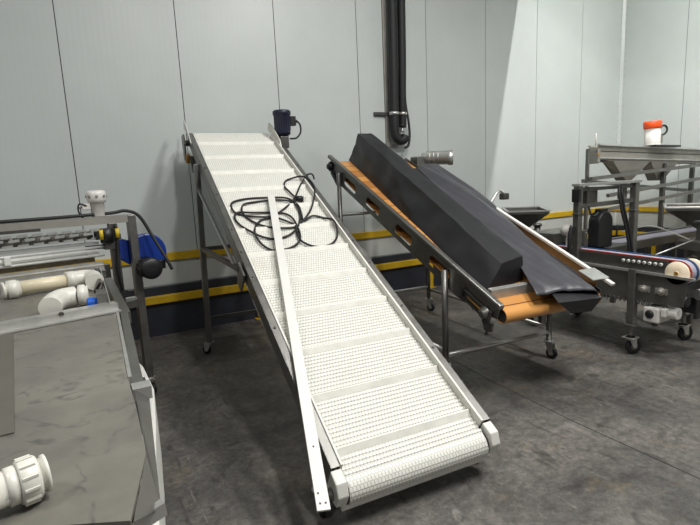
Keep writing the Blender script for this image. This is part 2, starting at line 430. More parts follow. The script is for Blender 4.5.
# cleat hanging at the nose and two on the return run
m = MB(); m.prism([C1(.050,-.085,NT-.135),C1(.050,-.060,NT-.150),C1(.050,-.092,NT-.182),C1(.050,-.104,NT-.176)], C1(.885,0,0)-C1(.050,0,0)); m.build('cleat', 'white_belt', belt)
m = MB(); m.cyl(C1(.05,-.05,NT-.075), C1(.886,-.05,NT-.075), .067, n=24); m.build('nose_roller', 'steel_dark', T)
m = MB(); m.cyl(C1(.05,L1-.02,NT-.075), C1(.886,L1-.02,NT-.075), .067, n=24); m.build('drive_roller', 'steel_dark', T)
for side in (0, 1):
    a, b = (0, .048) if side == 0 else (W1-.048, W1); out = 0 if side == 0 else W1; sg = -1 if side == 0 else 1
    m = MB(); t = .004
    m.prism([C1(a,0,0), C1(b,0,0), C1(b,0,-t), C1(a,0,-t)], C1(0,LR,0)-C1(0,0,0))
    m.prism([C1(out,0,0), C1(out-sg*t,0,0), C1(out-sg*t,0,-.10), C1(out,0,-.10)], C1(0,LR,0)-C1(0,0,0))
    inn = b if side == 0 else a
    m.prism([C1(inn,0,0), C1(inn+sg*t,0,0), C1(inn+sg*t,0,-.045), C1(inn,0,-.045)], C1(0,LR,0)-C1(0,0,0))
    m.prism([C1(a,0,-.10), C1(b,0,-.10), C1(b,0,-.10+t), C1(a,0,-.10+t)], C1(0,LR,0)-C1(0,0,0))
    rail = m.build('side_rail', 'steel', T)
    for s in (.55,.95,1.45,1.75,2.05,2.6,3.1):      # screw heads
        m = MB(); c = C1((a+b)/2, s, 0); m.lathe(c, C1(0,0,1)-C1(0,0,0), [(0,.009),(.005,.008),(.007,.003)], 12); m.build('screw', 'steel_dark', rail)
    # white plastic guide beside the belt
    wa, wc = (.049,.060) if side == 0 else (.874,.887)
    m = MB(); m.prism([C1(wa,0,.006), C1(wc,0,.006), C1(wc,0,-.05), C1(wa,0,-.05)], C1(0,LR,0)-C1(0,0,0)); m.build('belt_guide', 'guide', T)
    # bearing block, bottom end
    m = MB(); m.prism([C1(a-.004,-.004,-.012), C1(a-.004,-.075,-.012), C1(a-.004,-.120,-.060), C1(a-.004,-.120,-.130), C1(a-.004,-.03,-.165), C1(a-.004,-.004,-.13)], C1(.056,0,0)-C1(0,0,0))
    blk = m.build('bearing_block', 'hdpe', T, bevel=.006)
    m = MB(); c = C1(out+sg*.004,-.06,-.11); m.lathe(c, C1(sg,0,0)-C1(0,0,0), [(0,.030),(.006,.030),(.010,.020),(.022,.019),(.022,.008)], 18); m.build('shaft_end', 'steel', blk)
    # pale end guard, top end
    m = MB(); x = out
    if side: m.prism([C1(x-.047,LR-.34,.0), C1(x-.047,LR-.27,.045), C1(x-.047,L1-.06,.085), C1(x-.047,L1+.03,.06), C1(x-.047,L1+.03,-.02), C1(x-.047,LR-.34,-.02)], C1(.008,0,0)-C1(0,0,0))
    else: m.prism([C1(x,L1-.36,.0), C1(x,L1-.10,.052), C1(x,L1+.08,.068), C1(x,L1+.08,-.02), C1(x,L1-.36,-.02)], C1(-.008,0,0)-C1(0,0,0))
    m.build('end_guard', 'hdpe', T)
# take-up plates at the top left
m = MB(); m.prism([C1(-.05,LR+.09,-.075), C1(-.05,LR+.0,-.012), C1(-.05,LR-.10,-.07), C1(-.05,LR-.14,-.24), C1(-.05,LR-.06,-.26)], C1(.018,0,0)-C1(0,0,0)); m.cyl(C1(-.033,LR-.02,-.10), C1(.01,LR-.02,-.10), .03, n=16)
m.build('take_up_plate', 'steel', T)
m = MB(); m.prism([C1(-.02,LR-.15,-.225), C1(-.02,LR-.22,-.15), C1(-.02,LR-.42,-.24), C1(-.02,LR-.10,-.40)], C1(.05,0,0)-C1(0,0,0)); m.build('end_bracket', 'steel', T)
m = MB(); m.box8((-.02,-.02,-.04),(.02,.02,.04), lambda x,y,z: C1(-.03+x,LR-.20+y,-.19+z)); m.build('spring_block', 'brown_bit', T)
# drive motor, top right
mc = C1(W1+.05, LR-.10, .020); mz = V((0,0,1))
m = MB(); m.lathe(mc-mz*.02, mz, [(0,.055),(.02,.066),(.025,.082),(.05,.086),(.225,.086),(.232,.098),(.268,.098),(.280,.085),(.283,.02)], 28)
for i in range(20):
    a = 2*math.pi*i/20; m.bar(mc+V((math.cos(a)*.086,math.sin(a)*.086,.05)), mc+V((math.cos(a)*.086,math.sin(a)*.086,.22)), .005, .005)
mot = m.build('drive_motor', 'motor_navy', T)
m = MB(); m.box8((.085,-.035,.10), (.15,.035,.20), lambda x,y,z: mc+V((x,y,z))); m.cyl(mc+V((.15,0,.15)), mc+V((.175,0,.15)), .018, n=12); m.build('junction_box', 'blk_plastic', mot, bevel=.005)
m = MB(); m.tube([mc+V((.175,0,.15)), mc+V((.21,0,.11)), mc+V((.205,-.01,.03)), mc+V((.15,-.02,-.03)), mc+V((.07,-.03,-.04))], .010); m.build('motor_cable', 'blk_rubber', mot)
m = MB(); m.box8((-.055,-.06,-.14), (.045,.06,-.015), lambda x,y,z: mc+V((x,y,z))); m.build('gearbox', 'steel_dark', T, bevel=.01)
# legs and casters
for (w, s, fx) in ((-.018,3.30,.985),(W1+.018,3.30,None)):
    top = C1(w, s, -.06); foot = V((top.x-.055 if w < 0 else top.x+.0, top.y-.08, .12))
    m = MB(); m.bar(foot, top, .052, .052, up=(0,1,0)); m.build('leg', 'steel', T, bevel=.003)
    caster(T, foot.x, foot.y, .042, .122, 2.4 if w < 0 else 1.)
    if w < 0: f1, t1 = foot, top
    else: f2, t2 = foot, top
def onleg(f, t, z): return f+(t-f)*((z-f.z)/(t.z-f.z))
for zz in (1.03,.35): m = MB(); m.bar(onleg(f1,t1,zz), onleg(f2,t2,zz), .035); m.build('cross_brace', 'steel_dark', T)
for (f, t, w) in ((f1,t1,-.012),(f2,t2,W1+.012)):
    e = C1(w,1.62,-.10)
    m = MB(); m.bar(onleg(f,t,1.03), V((e.x, e.y, 1.03)), .035); m.build('side_brace', 'steel_dark', T)
    m = MB(); m.bar(onleg(f,t,1.60), C1(w,1.62,-.13), .022); m.build('diagonal_brace', 'steel_light', T)
    m = MB(); m.prism([C1(w,1.50,-.02),C1(w,1.66,-.02),C1(w,1.66,-.20),C1(w,1.55,-.20)], C1(-.012 if w < 0 else .012,0,0)-C1(0,0,0)); m.build('gusset', 'steel', T)
for w in (-.012, W1+.0):
    top = C1(w+.01, .12, -.10); foot = V((top.x, top.y, .125))
    m = MB(); m.bar(foot, top+V((0,0,.02)), .04, .04, up=(0,1,0)); m.bar(C1(w+(.01 if w<0 else 0),.12,-.06), C1(.02 if w < 0 else W1-.02,.12,-.06), .035); m.build('leg', 'steel_dark', T)
    caster(T, foot.x, foot.y, .045, .125, -1.9)
m = MB()
for s in (.6,1.4,2.2,3.0): m.bar(C1(.01,s,-.105), C1(W1-.01,s,-.105), .03)
m.build('cross_member', 'steel_dark', T)

# white plastic strip lying on it
mb = MB(); pts = [C1(.462,2.50,.012), C1(-.114,-.185,.030)]
d = (pts[1]-pts[0]).normalized(); nn = (C1(0,0,1)-C1(0,0,0)); side = d.cross(nn).normalized()
mb.loft([[c+side*.029+nn*a, c-side*.029+nn*a, c-side*.029+nn*(a+.012), c+side*.029+nn*(a+.012)] for c, a in ((pts[0],0),(pts[1],0))])
strip = mb.build('plastic_strip', 'white_plastic', None, bevel=.001)
tag(strip, 'long white plastic strip lying down the ribbed belt over its left rail', 'strip')
m = MB()
for (l, w) in ((.03,.012),(.03,-.012),(.075,.014),(.30,.0)):
    c = pts[1]-d*l+side*w+nn*.0122; m.cyl(c, c+nn*.0008, .005, n=10)
m.build('screw_hole', 'blk_plastic', strip)

# coiled black cord
cord = [(0.696,2.503),(0.671,2.608),(0.662,2.726),(0.703,2.832),(0.776,2.871),(0.869,2.844),(0.918,2.745),(0.893,2.567),(0.786,2.344),(0.678,2.187),(0.588,2.097),(0.515,2.045),(0.37,2.051),(0.268,2.116),(0.195,2.234),(0.174,2.346),(0.214,2.441),(0.307,2.483),(0.457,2.498),(0.598,2.465),(0.653,2.377),(0.638,2.238),(0.59,2.111),(0.523,2.008),(0.441,1.939),(0.328,1.915),(0.235,1.947),(0.169,2.023),(0.111,2.14),(0.095,2.254),(0.134,2.321),(0.259,2.304),(0.399,2.301),(0.502,2.272),(0.548,2.19),(0.552,2.074),(0.535,1.937),(0.49,1.839),(0.416,1.775),(0.338,1.76),(0.256,1.774),(0.197,1.864),(0.19,2.006),(0.232,2.122),(0.307,2.201),(0.402,2.205),(0.491,2.14),(0.544,2.061),(0.511,1.941),(0.512,1.835),(0.577,1.765),(0.665,1.752),(0.755,1.781),(0.836,1.889),(0.864,2.041),(0.824,2.152),(0.736,2.188),(0.634,2.134),(0.659,2.266),(0.671,2.391),(0.61,2.503),(0.47,2.539),(0.277,2.551),(0.146,2.502),(0.106,2.43),(0.115,2.339),(0.19,2.276),(0.286,2.233),(0.378,2.229),(0.478,2.296),(0.62,2.429),(0.713,2.552),(0.807,2.719),(0.906,2.84),(0.95,2.885),(0.985,2.875)]
cp = []
for i, (w, s) in enumerate(cord):
    n = -.024+.005*math.sin(i*1.7)
    if w > .86: n = .010
    if w < .075: n = .010
    cp.append(C1(w, s, n))
cp.append(C1(1.0, 2.85, -.03))
m = MB(); m.tube(cp, .0085, 8, 5); co = m.build('power_cord', 'blk_rubber'); tag(co, 'coiled black power cord lying on the white ribbed conveyor belt', 'cord')
m = MB(); a = C1(.69,2.49,-.022); b = C1(.735,2.465,-.012); m.cyl(a, b, .026, .028, 14); m.cyl(b, b+(b-a)*.25, .022, n=14); m.build('plug', 'blk_plastic', co)
m = MB(); e = b+(b-a)*.25
for k in (-1,0,1): m.bar(e+V((0,0,k*.010)), e+(b-a)*.5+V((0,0,k*.010)), .005, .003)
m.build('plug_pin', 'steel_light', co)

# ------------------------------------------------------------------ orange belt conveyor
C2 = frame((2.378,2.263,.739), 4, 22.8); W2 = .975; L2 = 2.94
T = thing('inclined_conveyor', (2.95,3.4,0), 'inclined conveyor with orange belt and slotted steel side plates, half covered by black tarps', 'conveyor')
P = belt_profile(.0, L2-.05, -.035, .050, .035, .05, 0)
make_belt(C2, P, .035, W2-.03, .004, 'belt', M['belt_o'], T)
m = MB(); m.cyl(C2(.04,.0,-.085), C2(W2-.04,.0,-.085), .044, n=20); m.build('nose_roller', 'steel_dark', T)
m = MB(); m.cyl(C2(.04,L2-.05,-.085), C2(W2-.04,L2-.05,-.085), .044, n=20); m.build('drive_roller', 'steel_dark', T)
# slotted side plates
outer = [(.0,-.02),(L2,-.02),(L2,-.14),(L2-.12,-.20),(.42,-.20),(.08,-.13),(0,-.10)]
for w in (0, W2):
    poly_holes(outer, [slot(c,-.112,.29,.092) for c in (.70,1.26,1.86,2.385)], .006, (lambda w: lambda a,b,c: C2(w+c,a,b))(w), 'side_plate', M['steel'], T)
m = MB(); m.bar(C2(0,-.01,-.002), C2(0,L2+.05,-.002), .045, .04, up=C2(0,0,1)-C2(0,0,0)); m.build('side_rail', 'steel', T, bevel=.010)
m = MB(); m.bar(C2(W2-.005,.05,.02), C2(W2-.005,L2-.5,.02), .006, .10, up=C2(0,0,1)-C2(0,0,0)); m.build('side_guard', 'steel', T)
m = MB(); m.bar(C2(W2-.012,-.075,.075), C2(W2-.012,L2-.85,.075), .036, .022, up=C2(0,0,1)-C2(0,0,0)); m.build('white_edge_strip', 'white_plastic', T, bevel=.004)
m = MB(); m.prism([C2(W2-.16,-.01,.088),C2(W2-.16,.13,.088),C2(W2+.01,.13,.088),C2(W2+.01,-.01,.088)], C2(0,0,.008)-C2(0,0,0)); m.build('end_plate', 'steel_light', T)
# take-up bearing bottom left
m = MB(); m.bar(C2(-.02,.06,-.09), C2(-.02,.36,-.09), .012, .016); m.bar(C2(-.02,.06,-.15), C2(-.02,.36,-.15), .012, .016); m.bar(C2(-.02,.36,-.07), C2(-.02,.36,-.17), .02, .02); m.bar(C2(-.02,.05,-.07), C2(-.02,.05,-.17), .02, .02)
tk = m.build('take_up', 'steel_dark', T)
m = MB(); m.cyl(C2(-.018,.30,-.12), C2(-.018,.07,-.12), .008, n=10); m.build('threaded_rod', 'brown_bit', tk)
m = MB(); m.lathe(C2(-.006,.10,-.12), C2(-1,0,0)-C2(0,0,0), [(0,.050),(.02,.048),(.03,.030),(.045,.028),(.045,.012)], 20); m.build('bearing', 'steel', tk)
m = MB(); m.prism([C2(-.01,.0,-.14),C2(-.01,.10,-.17),C2(-.01,.05,-.225),C2(-.01,-.01,-.20)], C2(-.02,0,0)-C2(0,0,0)); m.cyl(C2(-.02,.03,-.20), C2(-.02,.03,-.25), .010, n=10); m.build('idler_bracket', 'steel_dark', tk)
m = MB(); m.lathe(C2(-.006,L2-.04,-.09), C2(-1,0,0)-C2(0,0,0), [(0,.055),(.02,.052),(.03,.030),(.045,.028)], 20); m.bar(C2(-.02,L2-.10,-.13), C2(-.02,L2-.3,-.20), .02, .04); m.build('bearing', 'blk_plastic', T)
# legs
legs = {}
for nm, (fx, fy), w, s in (('fl',(2.388,2.84),-.02,.68),('fr',(3.47,2.75),W2+.02,.66),('rl',(2.52,4.72),-.02,2.72),('rr',(3.63,4.62),W2+.02,2.62)):
    top = C2(w, s, -.03); foot = V((fx,fy,.155)); foot.x = fx
    top = V((foot.x, foot.y, 0)); 
    # height of the rail above this point
    z = .739+math.tan(R(22.8))*((fy-2.263)*math.cos(R(4))+(fx-2.378)*math.sin(R(4)))-.07
    top.z = z; legs[nm] = (foot, top)
    m = MB(); m.cyl(foot, top, .024, n=14); m.build('leg', 'steel', T)
    caster(T, foot.x, foot.y, .05, .16, {'fl':1.,'fr':-1.4,'rl':.4,'rr':-1.2}[nm])
def at(n, z): return V((legs[n][0].x, legs[n][0].y, z))
for a, b, z in (('fl','fr',.23),('rl','rr',.30),('fl','rl',.27),('fr','rr',.27),('rl','rr',1.25)):
    m = MB(); m.cyl(at(a,z), at(b,z), .018, n=12); m.build('cross_tube', 'steel_light', T)
# stainless motor, top right
m = MB(); m.box8((-.075,-.07,-.075),(.055,.07,.06), lambda x,y,z: V((3.66+x,4.80+y,1.80+z))); m.build('gearbox', 'steel', T, bevel=.012)
ax = V((.80,-.59,-.02)).normalized(); a = V((3.70,4.80,1.84))
m = MB(); m.lathe(a, ax, [(0,.055),(.05,.06),(.06,.082),(.31,.082),(.315,.091),(.37,.091),(.375,.080),(.366,.035),(.366,.001)], 28)
for i in range(3): m.lathe(a+ax*(.09+.05*i), ax, [(0,.083),(.004,.087),(.008,.083)], 28, caps=False)
m.build('drive_motor', 'steel_light', T)

# ---- tarp covered box (black, left) and draped chute (charcoal, right)
def wr(p, amp, sc=6.): return amp*noise.noise(V(p)*sc)
mb = MB(); rings = []
NS = 60
for i in range(NS+1):
    t = i/NS; s = .190+(2.93-.190)*t
    bl = .045+.03*min(1,t*3)+.165*max(0,t-.15); tl = .195+.075*t; hh = .140+.150*t
    tr = .435; brr = .455+.03*t
    bl += .006*math.sin(t*9)
    lean = 0
    if t < .03: lean = .10
    prof = []
    def seg(a, b, n):
        for k in range(n): u = k/n; prof.append((a[0]+(b[0]-a[0])*u, a[1]+(b[1]-a[1])*u))
    seg((bl,-.033),(tl,hh),8); seg((tl,hh),(tr,hh+.004),6); seg((tr,hh+.004),(brr,-.033),8); prof.append((brr,-.034)); seg((brr-.02,-.034),(bl+.02,-.034),3)
    r = []
    for (w, n) in prof:
        k = max(0, (n+.033)/.25)
        ds = .065*(1-t)**8*(n+.03)/.17 + .20*(1-t)**10*w - (.06*k if i == NS else 0)
        dw = wr((s*1.2, n*3, 1.3), .020, 3.2)*min(1,k*3); dn = wr((s*1.5+5, w*4, 2.), .008, 3.)*min(1,k*3)
        r.append(C2(w+dw, s+ds, n+dn))
    rings.append(r)
mb.loft(rings, smooth=False); o = mb.build('tarp_covered_box', 'tarp')
for p in o.data.polygons: p.use_smooth = True
es = o.modifiers.new('e', 'EDGE_SPLIT'); es.split_angle = R(38)
tag(o, 'long narrow box wrapped in matte black tarp on the left of the orange belt', 'covered box')

# draped chute: a trough box with a sheet thrown over it
T2 = thing('draped_chute', C2(.7,1.2,-.03), 'charcoal tarp draped over a long chute, right of the black wrapped box', 'covered chute')
mb = MB()
rings = []
for i in range(31):
    t = i/30; s = -.165+(2.35+.165)*t; q = min(1, max(0,(t-.015)/.12)); c = .07*q
    rings.append([C2(.490+c,s-.0,-.028),C2(.665+c,s-.02,-.028),C2(.715+c*1.5,s-.02,.078),C2(.36+3.0*c,s+.03,.062)])
mb.loft(rings); mb.build('chute_body', 'tarp', T2)
mb = MB(); NS = 90; NW = 40; grid = []
def lerp(T_, x):
    for (a, b), (c, d) in zip(T_, T_[1:]):
        if x <= c: return b+(d-b)*max(0,(x-a)/(c-a))
    return T_[-1][1]
LE = [(-.15,.28),(0,.285),(.42,.475),(.96,.595),(1.3,.635),(1.77,.67),(2.29,.745),(2.5,.77)]
RE = [(-.15,.735),(0,.735),(.40,.775),(.68,.80),(.92,.86),(1.3,.945),(1.6,.985),(2.5,.99)]
for i in range(NS+1):
    t = i/NS; row = []
    for j in range(NW+1):
        u = j/NW; s0 = -.015-.14*u**1.5; s = s0+(2.42-s0)*t
        wl, wrr = lerp(LE, s), lerp(RE, s)
        w = wl+(wrr-wl)*u; uw = w
        n = .066+.046*min(1,u*1.6)+.012*max(0,min(1,(s-1.2)))
        fold = math.sin(uw*31+1.6*math.sin(s*1.3)+.8)
        n += .0048*fold*min(1,(1-abs(2*u-1))*4)+.0012*math.sin(uw*95+s*3)*min(1,(1-abs(2*u-1))*4)
        n += wr((s*1.1, uw*6, 4.), .016, 1.5)*min(1,(1-abs(2*u-1))*4)
        if u > .94 and s < 1.2: n -= (u-.94)/.06*.05
        if t > .97: n -= (t-.97)/.03*.10
        if t < .02: n -= (.02-t)/.02*.012
        row.append(C2(w, s, n))
    grid.append(row)
vs = [[mb.bm.verts.new(p) for p in r] for r in grid]
for i in range(NS):
    for j in range(NW):
        f = mb.bm.faces.new((vs[i][j],vs[i][j+1],vs[i+1][j+1],vs[i+1][j])); f.smooth = True
o = mb.build('tarp_sheet', 'tarp2', T2); sd = o.modifiers.new('solid','SOLIDIFY'); sd.thickness = .004; sd.offset = -1
o['label'] = 'wrinkled charcoal tarp sheet'

m = MB(); m.loft([[C2(w,.130,-.0345),C2(w,.185,-.0345),C2(w,.185,.026),C2(w,.148,.030)] for w in (.032,.455)])
tag(m.build('metal_bar', 'steel_light', None, bevel=.002), 'stainless bar lying across the orange belt in front of the black box', 'metal bar')

# ------------------------------------------------------------------ insulated pipes on the wall
yp = D-.12
m = MB(); m.tube([(3.90,yp,H),(3.885,yp,3.4),(3.875,yp,2.6),(3.872,yp,2.33),(3.885,yp,2.19),(3.94,yp-.01,2.125),(4.0,yp-.02,2.13),(4.03,yp-.02,2.18)], .062, 16, 6)
tag(m.build('insulated_pipe', 'blk_foam'), 'thick black insulated pipe curling at its foot, left of the pair on the wall', 'pipe')
m = MB(); m.tube([(4.055,yp,H),(4.03,yp,3.4),(4.015,yp,2.7),(4.012,yp,2.38),(4.005,yp,2.30)], .052, 16, 5)
p2 = m.build('insulated_pipe', 'blk_foam'); tag(p2, 'straight black insulated pipe, right of the pair on the wall', 'pipe')
m = MB(); m.cyl((4.005,yp,2.31),(4.0,yp,2.24),.022,n=12); m.cyl((4.0,yp,2.265),(4.0,yp,2.245),.034,n=6); m.build('fitting', 'steel_light', p2)
m = MB(); m.tube([(4.125,yp+.03,H),(4.10,yp+.03,3.4),(4.075,yp+.02,2.7),(4.105,yp,2.40),(4.115,yp-.01,2.2),(4.06,yp-.05,2.06),(3.995,yp-.06,2.02)], .017, 10, 6)
tag(m.build('cable', 'blk_rubber'), 'thin black cable hanging down along the wall pipes', 'cable')
T = thing('pipe_bracket', (3.9,D,2.48), 'steel strut bracket clamping the two black wall pipes', 'bracket')
m = MB(); m.box8((3.62,D-.042,2.46),(4.14,D-.001,2.50)); m.build('strut', 'steel_dark', T)
for cx, r in ((3.874,.068),(4.013,.058)):
    m = MB(); m.lathe((cx,yp,2.455), (0,0,1), [(0,r-.004),(0,r),(.04,r),(.04,r-.004)], 20); m.build('clamp', 'steel_light', T)
m = MB(); m.box8((3.80,D-.03,2.04),(3.84,D-.001,H)); m.box8((3.84,D-.03,2.04),(3.99,D-.001,2.08)); 
tag(m.build('wall_channel', 'steel_dull', None, bevel=.003), 'grey metal backing channel behind the black wall pipes', 'channel')

# ------------------------------------------------------------------ washing table with roller machine (left)
T = thing('washing_machine', (.0,3.0,0), 'stainless washing table with stained tray, rollers and blue drive guard at left', 'machine')
ua = V((.976,.217,0)).normalized(); vb = V((-.217,.976,0)).normalized(); O2 = V((.36,4.05,0))
def A(u, v, z): return O2+ua*u+vb*v+V((0,0,z))
def pt(x, y, z): return V((x,y,z))
# trays: far (with pipes) and near (inclined apron)
m = MB(); m.prism([(.100,4.0,.985),(.095,2.742,.985),(-2.4,2.19,.985),(-2.4,3.45,.985)], (0,0,.012))
m.build('far_tray', 'tray', T)
m = MB(); m.prism([(.120,2.742,.988),(.085,1.721,.988),(.085,1.453,.988),(.077,1.164,.988),(.021,.925,.988),(-.30,1.09,.988),(-2.4,1.4,.988),(-2.4,2.19,.988)], (0,0,.010))
m.build('near_tray', 'tray', T)
m = MB(); a, b = pt(.135,2.745,1.0), pt(-2.4,2.185,1.0)
m.bar(a+V((0,0,.016)), b+V((0,0,.016)), .012, .045); m.bar(a+vb*.035+V((0,0,.034)), b+vb*.035+V((0,0,.034)), .07, .005); m.bar(a-vb*.03+V((0,0,.004)), b-vb*.03+V((0,0,.004)), .05, .006)
dv = m.build('divider', 'steel_light', T)
m = MB(); m.lathe(a-ua*.26+V((0,0,.035))-vb*.006, -vb, [(0,.012),(.005,.012),(.005,.007),(0.002,.007)], 16); m.build('hole', 'steel_dark', dv)
m = MB(); m.bar((.110,4.02,1.03),(.100,2.76,1.01), .006, .075); m.bar((.128,2.74,.985),(.092,1.70,.985), .012, .03); m.build('side_lip', 'steel_light', T)
m = MB(); m.bar((.155,3.99,.95),(.165,2.75,.95), .05, .06); m.bar((.160,2.75,.95),(.112,1.66,.945), .035, .06); m.build('side_beam', 'steel', T)
m = MB(); m.box8((.09,1.60,.95),(.145,1.66,.99)); m.build('corner_bracket', 'steel_light', T)
m = MB(); m.prism([(-.308,2.61,.9985),(-2.4,2.15,.9985),(-2.4,1.45,.9985),(-.205,1.46,.9985)], (0,0,.004)); m.build('overlay_sheet', mat('dull_tray_sheet', (104,101,92), .5, .4, .08, 6), T)
# folded sheet at the near right corner
m = MB(); th = V((.002,.002,-.004))
m.prism([(.095,1.60,.99),(.135,1.60,.95),(.085,1.039,.93)], (0,0,-.004)); m.prism([(.095,1.60,.99),(.085,1.039,.93),(.077,1.164,.994)], (0,0,-.004)); m.prism([(.077,1.164,.994),(.085,1.039,.93),(.026,.93,.99)], (0,0,-.004))
m.build('folded_apron', 'steel', T)
m = MB(); m.bar((.090,1.03,.935),(-.25,.915,.905), .02, .03); m.build('front_lip', 'steel_light', T)
# grey ramp plate and hatch inside the far tray
m = MB(); m.prism([(.045,2.95,1.0),(.095,2.95,1.0),(.095,2.80,1.0),(.045,2.80,1.0)], (0,0,.085)); m.build('hatch', 'steel', T)
m = MB(); m.prism([(.06,3.35,1.0),(.098,3.95,1.0),(.098,3.95,1.07),(.09,3.25,1.07)], (-.02,0,0)); m.build('tray_end_plate', 'steel_dark', T)
# frame around the rollers
def rail(n, u0, u1, z, w, h, v=0, mm='steel'):
    m = MB(); m.bar(A(u0,v,z), A(u1,v,z), w, h); return m.build(n, mm, T)
rail('top_rail', -2.6, .0, 1.405, .05, .055, mm='steel_dull')
rail('top_rail', -2.6, -.60, 1.375, .055, .02, -.01, mm='steel_dark')
m = MB(); m.bar(A(0,0,.13), A(0,0,1.43), .058, .058, up=vb); m.build('post', 'steel', T, bevel=.004)
m = MB(); m.bar(A(-.14,0,.13), A(-.14,0,1.38), .055, .055, up=vb); m.build('post', 'steel_dark', T, bevel=.004)
m = MB(); m.bar(A(-.05,.62,.13), A(-.05,.62,1.0), .05, .05, up=vb); m.build('post', 'steel_dark', T, bevel=.004)
rail('lower_rail', -.14, -.03, .745, .05, .05); rail('lower_rail', -.14, -.03, .79, .05, .02, mm='steel_light')
rail('lower_rail', -2.6, -.14, .35, .045, .045)
for zz in (.35,.70): m = MB(); m.bar((.12,3.95,zz),(.11,1.75,zz), .045, .045); m.build('lower_side_rail', 'steel_dark', T)
for x, y in ((.12,1.78),(-1.6,1.5)):
    m = MB(); m.bar((x,y,.13),(x,y,.95), .05, .05, up=(0,1,0)); m.build('leg', 'steel_dark', T)
    caster(T, x, y, .045, .135, .5)
for u in (0,-.14): 
    p = A(u,0,0); caster(T, p.x, p.y, .045, .135, .2 if u else -1.2)
# brush / auger roller with staggered paddles
au = MB(); z0 = 1.305
au.cyl(A(-2.6,.05,z0-.005), A(-.27,.05,z0-.005), .030, n=16); ar = au.build('auger_roller', 'steel_dull', T)
for i in range(26):
    m = MB(); u = -2.5+i*.088
    for j, (dz, du) in enumerate(((.036,0),(.008,.04),(-.026,.0))):
        m.bar(A(u+du,-.03,z0+dz), A(u+du+.060,-.03,z0+dz+.004), .03, .015)
    m.bar(A(u+.058,-.03,z0+.036), A(u+.058,-.03,z0+.01), .012, .02); m.build('paddle', 'steel_light', ar)
rail('channel', -2.6, -.25, 1.245, .06, .018, .0, mm='steel_light')
for z, r, e in ((1.215,.0095,-.20),(1.186,.017,-.26),(1.155,.010,-.22)):
    m = MB(); m.cyl(A(-2.6,-.02,z), A(e,-.02,z), r, n=14); m.build('roller_rod', M['polish'], T)
m = MB(); m.box8((-.83,-.05,-.03),(-.79,.01,.03), lambda x,y,z: A(x,y,1.19+z)); m.build('rod_clamp', 'white_plastic', T, bevel=.006)
rail('rusty_slat', -2.6, -.28, 1.128, .02, .040, .02, mm='brown_ring')
m = MB(); m.angle(A(-2.6,-.03,1.085), A(-.24,-.03,1.085), .025, .005); m.angle(A(-2.6,-.05,1.05), A(-.24,-.05,1.05), .03, .005); m.build('angle_rail', 'steel_light', T)
m = MB(); m.bar(A(-2.6,-.07,1.025), A(-.24,-.07,1.025), .005, .06); m.build('tray_back_lip', 'steel', T)
for i in range(5):
    m = MB(); c = A(-.32-.16*i,-.075,1.058); m.lathe(c, -vb, [(0,.007),(.006,.007),(.008,.002)], 8); m.build('bolt', 'steel_light', T)
m = MB(); m.box8((-.21,-.04,1.19),(-.12,.04,1.25), lambda x,y,z: A(x,y,z)); m.cyl(A(-.33,-.01,1.215), A(-.16,-.01,1.215), .016, n=12); m.build('shaft_coupling', 'steel_dark', T)
# blue drive guard + black motor
mb = MB()
cs = []
for i in range(15):
    a = math.pi*(-.05)+math.pi*.80*i/14; cs.append((.115+.150*math.cos(a), 1.115+.155*math.sin(a)))
poly = [A(x,-.045,z) for x, z in ([(-.10,1.265),(-.10,1.10),(-.03,1.05),(.04,1.0),(.10,.965),(.20,.965),(.24,1.0)]+cs)]
mb.prism([p+vb*.09 for p in poly], vb*.09); bg = mb.build('drive_guard', 'blue', T, bevel=.010)
m = MB(); m.lathe(A(.065,.045,1.02), -vb, [(0,.060),(.02,.076),(.15,.076),(.155,.082),(.19,.082),(.205,.065),(.205,.02)], 24)
for i in range(14):
    a = 2*math.pi*i/14; c = A(.065,.045,1.02); q = (ua*math.cos(a)+V((0,0,math.sin(a))))*.078; m.bar(c+q-vb*.03, c+q-vb*.15, .004, .008)
bm_ = m.build('drive_motor', 'blk_plastic', T); bm_['label'] = 'black finned motor'
m = MB(); m.box8((.14,-.10,1.0),(.19,-.02,1.07), lambda x,y,z: A(x,y,z)); m.build('junction_box', 'blk_plastic', bm_, bevel=.006)
# white gearmotor standing above
c = A(-.215,.02,1.43)
m = MB(); m.lathe(c, (0,0,1), [(0,.040),(.01,.046),(.10,.046),(.105,.056),(.125,.064),(.165,.068),(.185,.060),(.192,.045),(.190,.0)], 24)
wm = m.build('gear_motor', 'white_paint', T)
m = MB(); m.box8((-.10,-.03,.055),(-.045,.03,.10), lambda x,y,z: c+V((x,y,z))); m.cyl(c+V((-.10,0,.078)), c+V((-.125,0,.078)), .012, n=10); m.build('junction_box', 'white_paint', wm, bevel=.006)
m = MB(); m.tube([c+V((-.07,-.03,.085)), c+V((-.115,-.03,.10)), c+V((-.125,-.03,.05)), c+V((-.10,-.03,.0)), c+V((-.06,-.03,-.02))], .006); m.build('motor_cable', 'blk_rubber', wm)
for i in range(8):
    a = 2*math.pi*i/8; m = MB(); q = c+V((.064*math.cos(a),.064*math.sin(a),.150)); m.lathe(q, (math.cos(a),math.sin(a),0), [(0,.010),(.008,.009)], 8); m.build('cap_screw', 'steel_dull', wm)
m = MB(); m.cyl(A(-.19,-.02,1.24), A(-.19,-.02,1.345), .045, n=14); m.box8((-.27,-.06,1.27),(-.24,.0,1.33), lambda x,y,z: A(x,y,z)); m.box8((-.13,-.05,1.26),(-.10,.0,1.30), lambda x,y,z: A(x,y,z)); m.build('valve_body', 'blk_plastic', T)
m = MB()
for u in (-.235,-.125): m.cyl(A(u,-.06,1.27), A(u,-.06,1.34), .014, n=10)
m.build('yellow_fitting', 'yellow_bit', T)
